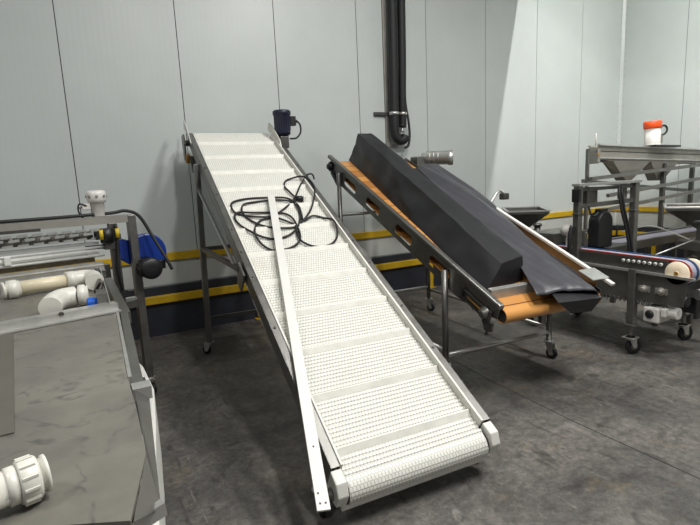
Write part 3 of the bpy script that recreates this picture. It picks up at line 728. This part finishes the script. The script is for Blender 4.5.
# white curved skirt beside the table
mb = MB(); sk = [(.150,2.70,.76),(.196,2.66,.76),(.222,2.50,.75),(.228,2.18,.75),(.190,1.85,.75),(.145,1.514,.75),(.112,1.22,.75),(.095,1.02,.75)]
rings = [[V(p)+V((0,0,-.30)), V(p)+V((-.008,0,-.30)), V(p)+V((-.045,0,.010)), V(p)+V((-.012,0,.012)), V(p)] for p in [(x-.022,y,z) for x,y,z in sk]]
mb.loft(rings); mb.build('skirt', 'white_plastic', T, label='curved white plastic skirt')

# black hose lying on the top rail and running down to the blue guard
m = MB(); m.tube([A(-2.5,.0,1.447),A(-1.6,.0,1.445),A(-.8,.0,1.446),A(-.45,.0,1.447),A(-.14,.0,1.452),A(-.03,-.0,1.462),A(.06,-.01,1.415),A(.13,-.04,1.26),A(.19,-.12,1.08),A(.22,-.14,.99)], .0125, 10, 6)
tag(m.build('hose', 'blk_rubber'), 'black hose lying along the top rail and bending down to the blue guard', 'hose')
m = MB(); m.tube([A(-.125,-.045,1.37),A(-.13,-.05,1.2),A(-.145,-.05,1.03),A(-.13,-.04,.90),A(-.12,-.04,.82)], .011, 10, 6); m.box8((-.15,-.06,.82),(-.10,-.02,.87), lambda x,y,z: A(x,y,z))
tag(m.build('cable', 'blk_rubber'), 'black cable hanging inside the left machine frame', 'cable')

# PVC pieces resting in and on the trays
zt = .997
T = thing('pvc_pipe', (-.2,3.5,zt), 'long cream PVC pipe with white coupling and elbow lying in the far tray', 'pipe')
zc = zt+.056
p0, p1 = pt(-.375,3.53,zc), pt(-.088,3.62,zc); dd = (p1-p0).normalized()
m = MB(); m.cyl(p0, p1+dd*.03, .041, n=24); m.build('pipe', 'pvc_cream', T)
m = MB(); m.lathe(p0-dd*.065, dd, [(0,.030),(0,.048),(.012,.050),(.014,.036),(.024,.036),(.026,.055),(.075,.055),(.078,.048),(.09,.048),(.09,.042)], 28); m.build('coupling', 'pvc', T)
m = MB(); e = p1
m.tube([e-dd*.01, e+dd*.05, e+dd*.11+V((0,-.015,0)), e+dd*.145+V((0,-.07,-.003)), e+dd*.15+V((0,-.16,-.003)), e+dd*.15+V((0,-.24,-.003))], .053, 20, 6)
m.lathe(e-dd*.02, dd, [(0,.040),(0,.056),(.05,.056),(.052,.053)], 24); m.build('elbow', 'pvc', T)
T = thing('pvc_elbow', (-.1,2.95,zt), 'short bent white PVC elbow with union ring, in front of the long pipe', 'pipe fitting')
zc = zt+.058
m = MB(); m.tube([pt(-.165,2.80,zc-.005), pt(-.150,2.90,zc), pt(-.115,2.985,zc), pt(-.055,3.01,zc)], lambda t: .053, 20, 6); m.build('elbow', 'pvc', T)
q = pt(-.065,3.005,zc); dq = V((1,-.05,0)).normalized()
m = MB(); m.lathe(q, dq, [(0,.042),(.0,.047),(.025,.047),(.028,.058),(.060,.058),(.062,.050),(.075,.050),(.075,.04)], 26); m.build('union_ring', 'pvc', T)
m = MB(); m.lathe(q+dq*.008, dq, [(0,.048),(.014,.048)], 24); m.build('rubber_ring', 'blk_rubber', T)
m = MB(); m.lathe(pt(.0,2.86,zt+.034), V((1,-.15,-.03)), [(0,.020),(.0,.030),(.012,.033),(.04,.030),(.065,.026),(.067,.0)], 20)
tag(m.build('pipe_plug', 'blue_cap'), 'bright blue plastic plug in the far tray beside the white elbow', 'plug')
T = thing('pvc_pipe', (-.18,1.05,zt), 'white PVC pipe end with ribbed union nut lying on the near tray', 'pipe')
p0, p1 = pt(-.50,1.00,zt+.048), pt(-.162,1.095,zt+.048); dd = (p1-p0).normalized()
m = MB(); m.cyl(p0, p1, .034, n=28); m.lathe(p1-dd*.02, dd, [(0,.034),(.002,.038),(.02,.038),(.02,.034)], 28); m.build('pipe', 'pvc', T)
m = MB(); m.lathe(p1, dd, [(0,.030),(.0,.041),(.004,.044),(.032,.044),(.036,.040),(.036,.03)], 36)
for i in range(12):
    a = 2*math.pi*i/12; u_ = dd.cross(V((0,0,1))).normalized(); q = (u_*math.cos(a)+V((0,0,1))*math.sin(a))*.044; m.bar(p1+dd*.004+q, p1+dd*.030+q, .005, .005)
m.build('union_nut', 'pvc', T)
m = MB(); m.lathe(p1+dd*.036, dd, [(0,.028),(0,.033),(.008,.033),(.009,.038),(.015,.038),(.016,.028)], 28); m.build('threaded_end', 'pvc', T)

# ------------------------------------------------------------------ right: belt machine with row of rollers
X0, X1 = 4.10, 4.75
T = thing('belt_machine', (4.4,2.7,0), 'stainless belt machine with cream end discs, red edged belt and casters at right', 'machine')
m = MB(); m.prism([(X0,1.98,.735),(X0,3.55,.76),(X0,3.55,.55),(X0,2.75,.46),(X0,2.0,.50)], (.006,0,0)); m.prism([(X1,1.98,.735),(X1,3.55,.76),(X1,3.55,.55),(X1,2.75,.46),(X1,2.0,.50)], (.006,0,0)); m.build('side_panel', 'steel', T)
m = MB(); m.bar((X0-.01,1.93,.735),(X0-.01,3.6,.765), .04, .02); m.bar((X1+.01,1.93,.735),(X1+.01,3.6,.765), .04, .02); m.build('flange', 'steel_light', T)
m = MB(); m.bar((X0+.012,2.14,.80),(X0+.01,3.6,.825), .02, .10); m.bar((X0+.22,2.14,.80),(X0+.22,3.6,.825), .02, .10); m.build('upper_side_plate', 'steel_dark', T)
m = MB(); m.box8((X0+.03,2.2,.50),(X1-.03,3.5,.72)); m.build('inner_pan', 'steel_dark', T)
def loopbelt(name, w0, w1, mm, r, z=.765, y0=2.065, y1=3.5):
    P = []
    for i in range(17):
        a = math.pi/2+math.pi*i/16; P.append((y0+r*math.cos(a), z+r*math.sin(a)))
    for i in range(17):
        a = -math.pi/2+math.pi*i/16; P.append((y1+r*math.cos(a), z+.02+r*math.sin(a)))
    def inn(p):
        cy_ = min(max(p[0], y0), y1); cz_ = z if p[0] < (y0+y1)/2 else z+.02
        d = V((0,p[0]-cy_,p[1]-cz_)); d.normalize() if d.length else None
        return V((0,p[0],p[1]))-d*.009
    rr_ = [[V((w0,p[0],p[1])), V((w1,p[0],p[1])), inn(p)+V((w1,0,0)), inn(p)+V((w0,0,0))] for p in P]
    m = MB(); m.loft(rr_+[rr_[0]], caps=False); bmesh.ops.remove_doubles(m.bm, verts=m.bm.verts, dist=.0002); return m.build(name, mm, T)
loopbelt('belt', X0+.034, X0+.10, 'pale_belt', .098)
loopbelt('belt_edge_band', X0+.024, X0+.034, 'red_rubber', .100); loopbelt('belt_edge_band', X0+.102, X0+.125, 'blue_band', .106)
for xx in (X0+.0, X0+.22):
    m = MB(); m.lathe((xx,2.065,.765), (1,0,0), [(0,.02),(0,.090),(.01,.094),(.012,.094)], 36); m.lathe((xx-.006,2.065,.765), (1,0,0), [(0,.018),(.012,.018)], 14); d_ = m.build('end_disc', 'cream_disc', T)
    m = MB(); m.cyl((xx-.012,2.065,.765),(xx+.002,2.065,.765),.016,n=14); m.build('axle', 'brown_bit', d_)
for i in range(8):
    m = MB(); yy = 2.50-.045*i; m.lathe((X0+.0,yy,.822), (-1,0,0), [(0,.014),(.008,.014),(.010,.009),(.010,.0)], 14); r_ = m.build('roller_end', 'white_plastic', T)
    m = MB(); m.cyl((X0-.010,yy,.822),(X0-.013,yy,.822),.005,n=8); m.build('pin', 'blk_plastic', r_)
for yy, zz in ((2.31,.60),(2.17,.60)):
    m = MB(); m.bar((X0-.004,yy-.05,zz),(X0-.004,yy+.05,zz),.01,.05); m.lathe((X0-.006,yy,zz), (-1,0,0), [(0,.035),(.012,.034),(.018,.020),(.035,.018),(.035,.006)], 20); m.build('flange_bearing', 'steel_dull', T, bevel=.002)
m = MB()
m.tube([(X0-.008,2.95-.02*i,.475+(.02 if i % 2 else -.012)) for i in range(36)], .005, 6, 3); m.build('chain', 'steel_dark', T)
for x, y in ((X0-.01,2.40),(X1+.04,2.33),(X0-.01,3.45),(X1+.04,3.45)):
    m = MB(); m.bar((x,y,.265),(x,y,.76), .062, .062, up=(0,1,0)); m.bar((x,y,.255),(x,y,.275), .085, .085, up=(0,1,0)); m.cyl((x,y,.155),(x,y,.27), .013, n=10); m.build('leg', 'steel', T, bevel=.004)
    m = MB(); m.box8((x-.05,y-.05,.15),(x+.05,y+.05,.158)); m.build('foot_plate', 'steel_light', T)
    caster(T, x, y, .072, .158, -.35)
for xx in (X0, X1+.04): m = MB(); m.bar((xx,2.45,.33),(xx,3.5,.33), .04, .05); m.build('lower_rail', 'steel_light', T)
# white pillow gearbox under the panel
m = MB(); m.box8((X0-.02,2.17,.325),(X0+.16,2.30,.455)); gb = m.build('gearbox', 'white_paint', T, bevel=.014)
m = MB(); m.box8((X0-.018,2.12,.39),(X0+.10,2.16,.46)); m.cyl((X0+.07,2.06,.42),(X0+.07,2.20,.42),.05,n=18); m.build('motor_can', 'white_paint', T, bevel=.008)
m = MB(); m.lathe((X0-.02,2.245,.395), (-1,0,0), [(0,.036),(.01,.034),(.016,.018),(.018,.0)], 18); m.build('shaft_cover', 'blk_plastic', gb)
m = MB(); m.lathe((X0+.25,2.02,.56), (.95,-.25,.12), [(0,.045),(.08,.045),(.09,.052),(.11,.052),(.12,.045),(.40,.045)], 22); pj = m.build('outlet_pipe', 'steel_light', T)
m = MB(); m.lathe(V((X0+.25,2.02,.56))+V((.95,-.25,.12)).normalized()*.13, (.95,-.25,.12), [(0,.047),(.02,.047)], 22); m.build('blue_ring', 'blue_band', pj)
m = MB(); m.box8((X0+.30,2.05,.38),(X0+.46,2.18,.52)); m.cyl((X0+.20,2.06,.50),(X0+.20,2.16,.50),.045,n=16); m.build('air_valve', 'blk_plastic', T, bevel=.01)
# black arched cover and gear housing standing on the deck
def arch(w, h, y0, x0, z0, dy, m_, name):
    P = [(x0,y0,z0),(x0+w,y0,z0)]
    for i in range(13):
        a = math.pi*i/12; P.append((x0+w/2+w/2*math.cos(a), y0, z0+h-w/2+w/2*math.sin(a)))
    mm = MB(); mm.prism(P, (0,dy,0)); return mm.build(name, m_, T, bevel=.012)
arch(.21,.34,2.85,4.27,.875,.12,'blk_plastic','chain_cover')
m = MB(); m.box8((4.36,2.80,.72),(4.72,3.02,.875)); m.build('cover_mount', 'steel_dark', T, bevel=.006)
m = MB(); m.box8((4.32,2.88,1.205),(4.44,2.94,1.24)); m.build('cover_clip', 'blk_plastic', T, bevel=.006)
m = MB(); m.lathe((4.22,3.20,1.03), (0,-1,0), [(0,.05),(.05,.06),(.12,.06),(.13,.04)], 20); m.cyl((4.22,3.14,.80),(4.22,3.14,.98),.025,n=12); m.build('gear_motor', 'white_paint', T)
m = MB(); m.box8((4.11,3.22,.72),(4.60,3.55,1.0)); hb = m.build('gear_housing', 'steel', T, bevel=.01)
m = MB(); m.lathe((4.28,3.22,.88),(0,-1,0),[(0,.03),(.01,.03),(.012,.0)],14); m.build('plug', 'blk_plastic', hb)
# gantry over the machine
GA, GB = V((4.10,2.96,0)), V((4.72,2.80,0))
def GP(t, z, d=0): return GA+(GB-GA)*t+V((0,-d,z))
for t_ in (0, 1):
    m = MB(); m.bar(GP(t_,.77), GP(t_,1.47), .06, .06, up=(0,1,0)); m.bar(GP(t_,1.20), GP(t_,1.215), .072, .072, up=(0,1,0)); m.build('gantry_post', 'steel', T, bevel=.004)
m = MB(); m.bar(GP(-.05,1.475), GP(1.05,1.482), .10, .022); m.build('gantry_beam', 'steel_light', T)
m = MB(); m.bar(GP(0,1.275), GP(1,1.305), .04, .04); m.build('gantry_beam', 'steel', T)
m = MB(); m.bar(GP(0,1.43), GP(1,1.44), .03, .03); m.build('gantry_beam', 'steel', T)
m = MB(); m.box8((4.03,2.90,1.32),(4.065,2.98,1.44)); m.build('switch_box', 'blk_plastic', T, bevel=.005)
m = MB(); m.box8((4.18,2.92,1.29),(4.33,2.97,1.45)); m.build('control_panel', 'steel_dark', T, bevel=.004)
m = MB(); m.box8((4.60,2.86,1.32),(4.70,2.90,1.46)); m.build('control_panel', 'steel_dull', T, bevel=.004)
for dx in (0,.045):
    m = MB(); m.tube([(4.50+dx,2.82,1.44),(4.48+dx,2.80,1.36),(4.50+dx,2.78,1.20),(4.55+dx,2.76,1.02),(4.60+dx,2.74,.76)], .012, 8, 6); m.build('pneumatic_hose', 'blk_rubber', T)
m = MB(); m.tube([(4.17,2.90,1.28),(4.18,2.88,1.20),(4.24,2.88,1.18),(4.29,2.88,1.21)], .010, 8, 6); m.build('cable_loop', 'blk_rubber', T)
m = MB(); m.tube([(4.03,2.98,.78),(4.02,2.98,.98),(4.05,2.98,1.10)], .020, 8, 4); m.build('cable_loop', 'blk_rubber', T)
T_f = thing('feed_machine', (4.5,4.2,0), 'low grey feed machine with a fan disc and stand, behind the orange belt conveyor', 'machine')
m = MB(); m.box8((4.45,3.66,.45),(5.4,4.02,.62)); m.build('deck', 'steel_dark', T_f, bevel=.01)
m = MB(); m.box8((4.68,3.68,.62),(5.3,3.98,.88)); m.build('housing', 'steel', T_f, bevel=.015)
m = MB(); m.lathe((4.80,3.68,.80),(0,-1,0),[(0,.10),(.02,.11),(.04,.10),(.045,.03)],24); m.build('fan_disc', 'cream_disc', T_f)
m = MB(); m.tube([(4.92,3.64,.76),(4.95,3.62,.70),(5.02,3.62,.64),(5.08,3.64,.58)], .012, 8, 5); m.build('hose', 'pvc', T_f)
for x, y in ((4.48,3.69),(5.36,3.69),(4.48,3.99),(5.36,3.99)):
    m = MB(); m.bar((x,y,0),(x,y,.46), .05, .05, up=(0,1,0)); m.build('leg', 'steel', T_f)
m = MB(); m.cyl((4.62,3.85,.6),(4.62,3.85,1.0),.035,n=14); m.cyl((4.62,3.85,1.0),(4.62,3.85,1.03),.05,n=14); m.bar((4.46,3.85,.95),(4.62,3.85,.95),.04,.03); m.build('stand_pipe', 'steel_dark', T_f)

# hoppers: square funnel with rolled rim
def hopper(name, cx, cy, zt_, w, dpt, h, label, mm='steel', post=False, neck=.08, rot=0):
    T = thing(name, (cx,cy,0), label, 'hopper')
    mb = MB(); t = .004
    def H_(a, b, z): return V((cx+a*math.cos(R(rot))-b*math.sin(R(rot)), cy+a*math.sin(R(rot))+b*math.cos(R(rot)), z))
    def ring(w_, d_, z, s=0): return [H_(-w_/2+s,-d_/2+s,z),H_(w_/2-s,-d_/2+s,z),H_(w_/2-s,d_/2-s,z),H_(-w_/2+s,d_/2-s,z)]
    mb.loft([ring(w,dpt,zt_), ring(w,dpt,zt_-.03), ring(neck,neck,zt_-h), ring(neck,neck,zt_-h-.08), ring(neck,neck,zt_-h-.08,.004), ring(neck,neck,zt_-h,.004), ring(w,dpt,zt_-.03,.006), ring(w,dpt,zt_,.006)], caps=False)
    mb.build('funnel', mm, T)
    m = MB()
    R_ = ring(w,dpt,zt_)
    for a, b in zip(R_, R_[1:]+R_[:1]): m.bar(a, b, .028, .014)
    m.build('rim', 'steel_light', T)
    if post:
        m = MB(); m.cyl(H_(0,0,0), H_(0,0,.02), .14, n=24); m.cyl(H_(0,0,.02), H_(0,0,zt_-h-.07), .04, n=16); m.build('pedestal', 'steel_dark', T)
        return T
    c = [H_(sx*w*.44, sy*dpt*.44, 0) for sx, sy in ((-1,-1),(1,-1),(1,1),(-1,1))]
    for q in c:
        m = MB(); m.bar(q, q+V((0,0,zt_-h*.14)), .04, .04, up=(0,1,0)); m.build('leg', 'steel_dark', T)
    for a, b in zip(c, c[1:]+c[:1]):
        m = MB(); m.bar(a+V((0,0,.42)), b+V((0,0,.42)), .03, .03); m.build('stretcher', 'steel_dark', T)
    return T
hopper('feed_hopper', 4.887, 4.276, 1.165, .80, .46, .24, 'small square steel hopper just behind the draped conveyor', rot=48, post=True)
hopper('discharge_hopper', 6.33, 2.86, 1.15, .74, .90, .30, 'large wide steel hopper at the right edge of the photo', neck=.16, rot=29, post=True)
# crane hook arm near the first hopper
T = thing('hook_arm', (4.30,4.25,0), 'thin steel arm with a clamp head rising behind the draped chute', 'arm')
m = MB(); m.cyl((4.05,4.30,.95),(4.05,4.30,0),.018,n=10); m.tube([(4.05,4.30,.95),(4.12,4.25,1.15),(4.24,4.20,1.29),(4.33,4.20,1.39),(4.39,4.20,1.415),(4.44,4.20,1.385)], .016, 10, 6); m.build('arm', 'steel_light', T)
m = MB(); m.box8((4.41,4.16,1.31),(4.50,4.24,1.385)); m.build('clamp_head', 'steel_dark', T, bevel=.01)

# ------------------------------------------------------------------ raised vibrating trough at the back right
T = thing('vibrating_trough', (7.0,4.2,0), 'raised stainless trough conveyor on a tall frame near the room corner', 'machine')
def E(x, z, y=4.0): return V((x,y,z-.032*(x-5.9)))
m = MB()
for y, k_ in ((4.0,0),(4.22,.14)): m.prism([E(5.90+k_,1.92,y),E(8.75,1.92,y),E(8.75,1.72,y),E(6.2,1.72,y),E(5.90+k_,1.74,y)], (0,.006,0))
m.build('side_wall', 'steel_dull', T)
m = MB(); m.prism([E(5.92,1.84),E(8.75,1.84),E(8.75,1.84,4.22),E(6.06,1.84,4.22)], (0,0,.01)); m.build('trough_floor', 'cream_disc', T)
m = MB()
for y, k_ in ((3.99,0),(4.23,.15)): m.bar(E(5.90+k_,1.925,y), E(8.75,1.925,y), .04, .02); m.bar(E(5.90+k_,1.76,y-.004), E(8.75,1.76,y-.004), .02, .012)
m.build('flange', 'steel_light', T)
m = MB(); m.prism([(5.87,3.98,1.69),(5.93,3.98,1.69),(6.07,4.22,1.69),(6.01,4.22,1.69)], (0,0,.18)); m.build('end_block', 'steel_dull', T, bevel=.01)
m = MB(); m.cyl((5.88,3.97,1.80),(5.88,3.985,1.80),.02,n=12); m.build('end_bolt', 'brown_bit', T)
for x0, x1, xm, zb in ((6.20,7.05,6.66,1.45),(7.08,7.78,7.42,1.42)):
    m = MB(); m.loft([[E(x0,1.73,3.99),E(x1,1.73,3.99),E(x1,1.73,4.22),E(x0+.12,1.73,4.22)], [V((xm-.07,4.04,zb)),V((xm+.07,4.04,zb)),V((xm+.07,4.18,zb)),V((xm-.07,4.18,zb))]]); ch = m.build('discharge_chute', 'steel_dull', T)
    m = MB(); m.box8(((x0+x1)/2-.12,4.015,1.58),((x0+x1)/2+.06,4.03,1.64)); m.build('name_plate', 'steel', ch)
for x, y in ((5.73,4.02),(7.42,4.0),(8.70,4.0),(8.70,4.25)):
    m = MB(); z0 = 0 if x > 6 else .0; m.bar((x,y,z0),(x,y,1.86 if x < 6 else 1.66), .055 if x > 6 else .035, .055 if x > 6 else .035, up=(0,1,0)); m.build('leg', 'steel_dark' if x > 6 else 'steel', T)
m = MB(); m.bar((5.73,4.02,1.86),(5.92,4.02,1.86), .05, .03); m.build('end_arm', 'steel', T)
for p, q in (((5.72,3.96,1.50),(8.45,3.96,1.62)),((6.0,4.27,1.47),(8.6,4.27,1.22)),((6.1,3.97,1.27),(8.5,3.97,1.42)),((5.9,3.96,1.08),(8.5,3.96,1.24))):
    m = MB(); m.bar(p, q, .045, .045); m.build('brace', 'steel', T)
c = E(7.28,1.935,4.10)
m = MB(); m.lathe(c, (-.06,0,1), [(0,.13),(.02,.13),(.03,.105),(.05,.10),(.26,.105)], 26); mo = m.build('vibrator_motor', 'white_paint', T); mo['label'] = 'white motor with orange cap'
m = MB(); m.lathe(c+V((-.0156,0,.26)), (-.06,0,1), [(0,.108),(.01,.116),(.09,.116),(.105,.105),(.107,.0)], 26); m.build('motor_cap', 'orange_paint', mo)
m = MB(); m.box8((.08,-.05,.06),(.17,.05,.17), lambda x,y,z: c+V((x,y,z))); m.build('junction_box', 'steel_dull', mo, bevel=.008)
m = MB(); m.tube([c+V((.08,-.02,.20)), c+V((.16,-.03,.29)), c+V((.25,-.03,.30)), c+V((.30,-.03,.25)), c+V((.25,-.03,.19)), c+V((.15,-.03,.16)), c+V((.13,-.03,.10))], .014, 8, 6); m.build('motor_cable', 'blk_rubber', mo)
m = MB(); m.prism([c+V((-.30,-.22,-.0)),c+V((.32,-.22,-.01)),c+V((.42,.10,-.01)),c+V((-.25,.20,0))], (0,0,.022)); m.build('mount_plate', 'blk_plastic', T)
m = MB(); m.cyl(E(6.0,1.92,4.1), E(6.0,2.08,4.1), .008, n=8); m.build('pin', 'white_paint', T)

# far low conveyor between the gantry and the side wall
T = thing('low_conveyor', (6.5,2.6,0), 'low dark steel conveyor under the wide hopper at far right', 'conveyor')
m = MB(); m.box8((5.5,3.50,.62),(8.2,3.55,.72)); m.build('side_rail', 'steel_dark', T)
m = MB(); m.box8((5.5,3.85,.62),(8.2,3.90,.72)); m.build('side_rail', 'steel_dark', T)
m = MB(); m.box8((5.5,3.55,.68),(8.2,3.85,.70)); m.build('belt', mat('grey_lilac_belt', (104,102,112), .6), T)
for x in (5.6,6.9,8.1):
    for y in (3.525,3.875):
        m = MB(); m.bar((x,y,0),(x,y,.66), .05, .05, up=(0,1,0)); m.build('leg', 'steel_dark', T)
T = thing('drive_unit', (5.4,2.35,0), 'dark motor drive unit with rods on a post, behind the cream end discs', 'machine')
m = MB(); m.bar((5.62,2.62,0),(5.62,2.62,1.02), .07, .06, up=(0,1,0)); m.bar((5.62,2.62,1.02),(5.62,2.62,1.04), .12, .10, up=(0,1,0)); m.build('post', 'steel_dark', T)
m = MB(); m.box8((5.50,2.40,.74),(6.1,2.80,.84)); m.build('base', 'steel_dark', T, bevel=.01)
m = MB(); m.lathe((5.72,2.45,.93),(.9,.1,.2),[(0,.04),(.03,.075),(.22,.08),(.23,.05)],22); m.build('motor', 'white_paint', T)
m = MB(); m.lathe((5.46,2.50,.86),(0,-1,0),[(0,.05),(.03,.05),(.04,.03)],18); m.box8((5.86,2.36,.70),(6.0,2.5,1.02)); m.build('gear', 'blk_plastic', T)
m = MB(); m.cyl((4.95,2.70,.75),(5.45,2.60,.86),.008,n=8); m.cyl((5.30,2.40,.78),(5.9,2.40,.81),.018,n=10); m.cyl((5.30,2.32,.75),(5.8,2.32,.78),.014,n=10); m.build('rod', 'steel_light', T)
m = MB(); m.tube([(4.78,2.95,.98),(4.95,2.9,1.01),(5.15,2.85,1.01),(5.28,2.75,.95),(5.42,2.62,.86)], .007, 8, 6); m.build('hose', 'steel_light', T)
m = MB(); m.box8((5.0,2.36,.60),(5.9,2.76,.64)); m.build('shelf', 'steel_dull', T)
for x, y in ((5.05,2.40),(5.85,2.40),(5.05,2.72),(5.85,2.72)):
    m = MB(); m.bar((x,y,0),(x,y,.76), .04, .04, up=(0,1,0)); m.build('leg', 'steel_dark', T)

# ------------------------------------------------------------------ added light blocker and lamps
struct(MB().box8((6.22,-1.5,4.45),(6.372,D,H)).build('added_light_blocker', 'wall'))  # unseen slab added to cast the slanting shadow edge on the back wall
def lamp(x, y, z, sx, sy, power, tilt=(0,0,0)):
    t = thing('high_bay_light', (x,y,z), 'white linear high bay light hanging from the ceiling', 'ceiling light', 'high bay lights')
    m = MB(); m.box8((x-sx/2-.03,y-sy/2-.03,z+.02),(x+sx/2+.03,y+sy/2+.03,z+.09)); m.build('housing', 'lamp_body', t, bevel=.01)
    m = MB(); m.cyl((x,y,z+.09),(x,y,H), .01, n=8); m.build('rod', 'steel', t)
    L = bpy.data.lights.new('high_bay', 'AREA'); L.shape = 'RECTANGLE'; L.size = sx; L.size_y = sy; L.energy = power; L.color = (1,.985,.96)
    o = bpy.data.objects.new('lamp_tube', L); COL.objects.link(o); o.parent = t
lamp(6.62, 2.4, 5.7, .05, 1.6, 245)
lamp(1.6, -.2, 5.5, .35, 1.3, 195)
lamp(-2.6, 1.2, 5.5, .35, 1.3, 110)
lamp(3.9, .4, 5.5, .35, 1.3, 235)
lamp(2.9, 2.8, 5.5, .35, 1.3, 75)
w = bpy.data.worlds.new('hall'); S.world = w; w.use_nodes = True
w.node_tree.nodes['Background'].inputs[0].default_value = (.80,.82,.84,1); w.node_tree.nodes['Background'].inputs[1].default_value = .28

# ------------------------------------------------------------------ camera
yaw, pitch, roll = .5054, .1636, -.0457
cy, sy, cp_, sp_ = math.cos(yaw), math.sin(yaw), math.cos(pitch), math.sin(pitch)
f = V((sy*cp_, cy*cp_, -sp_)); r = V((cy,-sy,0)); u = r.cross(f)
r2 = r*math.cos(roll)+u*math.sin(roll); u2 = -r*math.sin(roll)+u*math.cos(roll)
cam = bpy.data.cameras.new('camera'); cam.sensor_width = 36; cam.lens = 36*488.07/700; cam.clip_start = .02
co_ = bpy.data.objects.new('camera', cam); COL.objects.link(co_)
mw = Matrix((r2, u2, -f)).transposed().to_4x4(); mw.translation = V((0,0,1.6)); co_.matrix_world = mw
S.camera = co_
S.view_settings.view_transform = 'Standard'; S.view_settings.look = 'None'; S.view_settings.gamma = 1; S.view_settings.exposure = 0
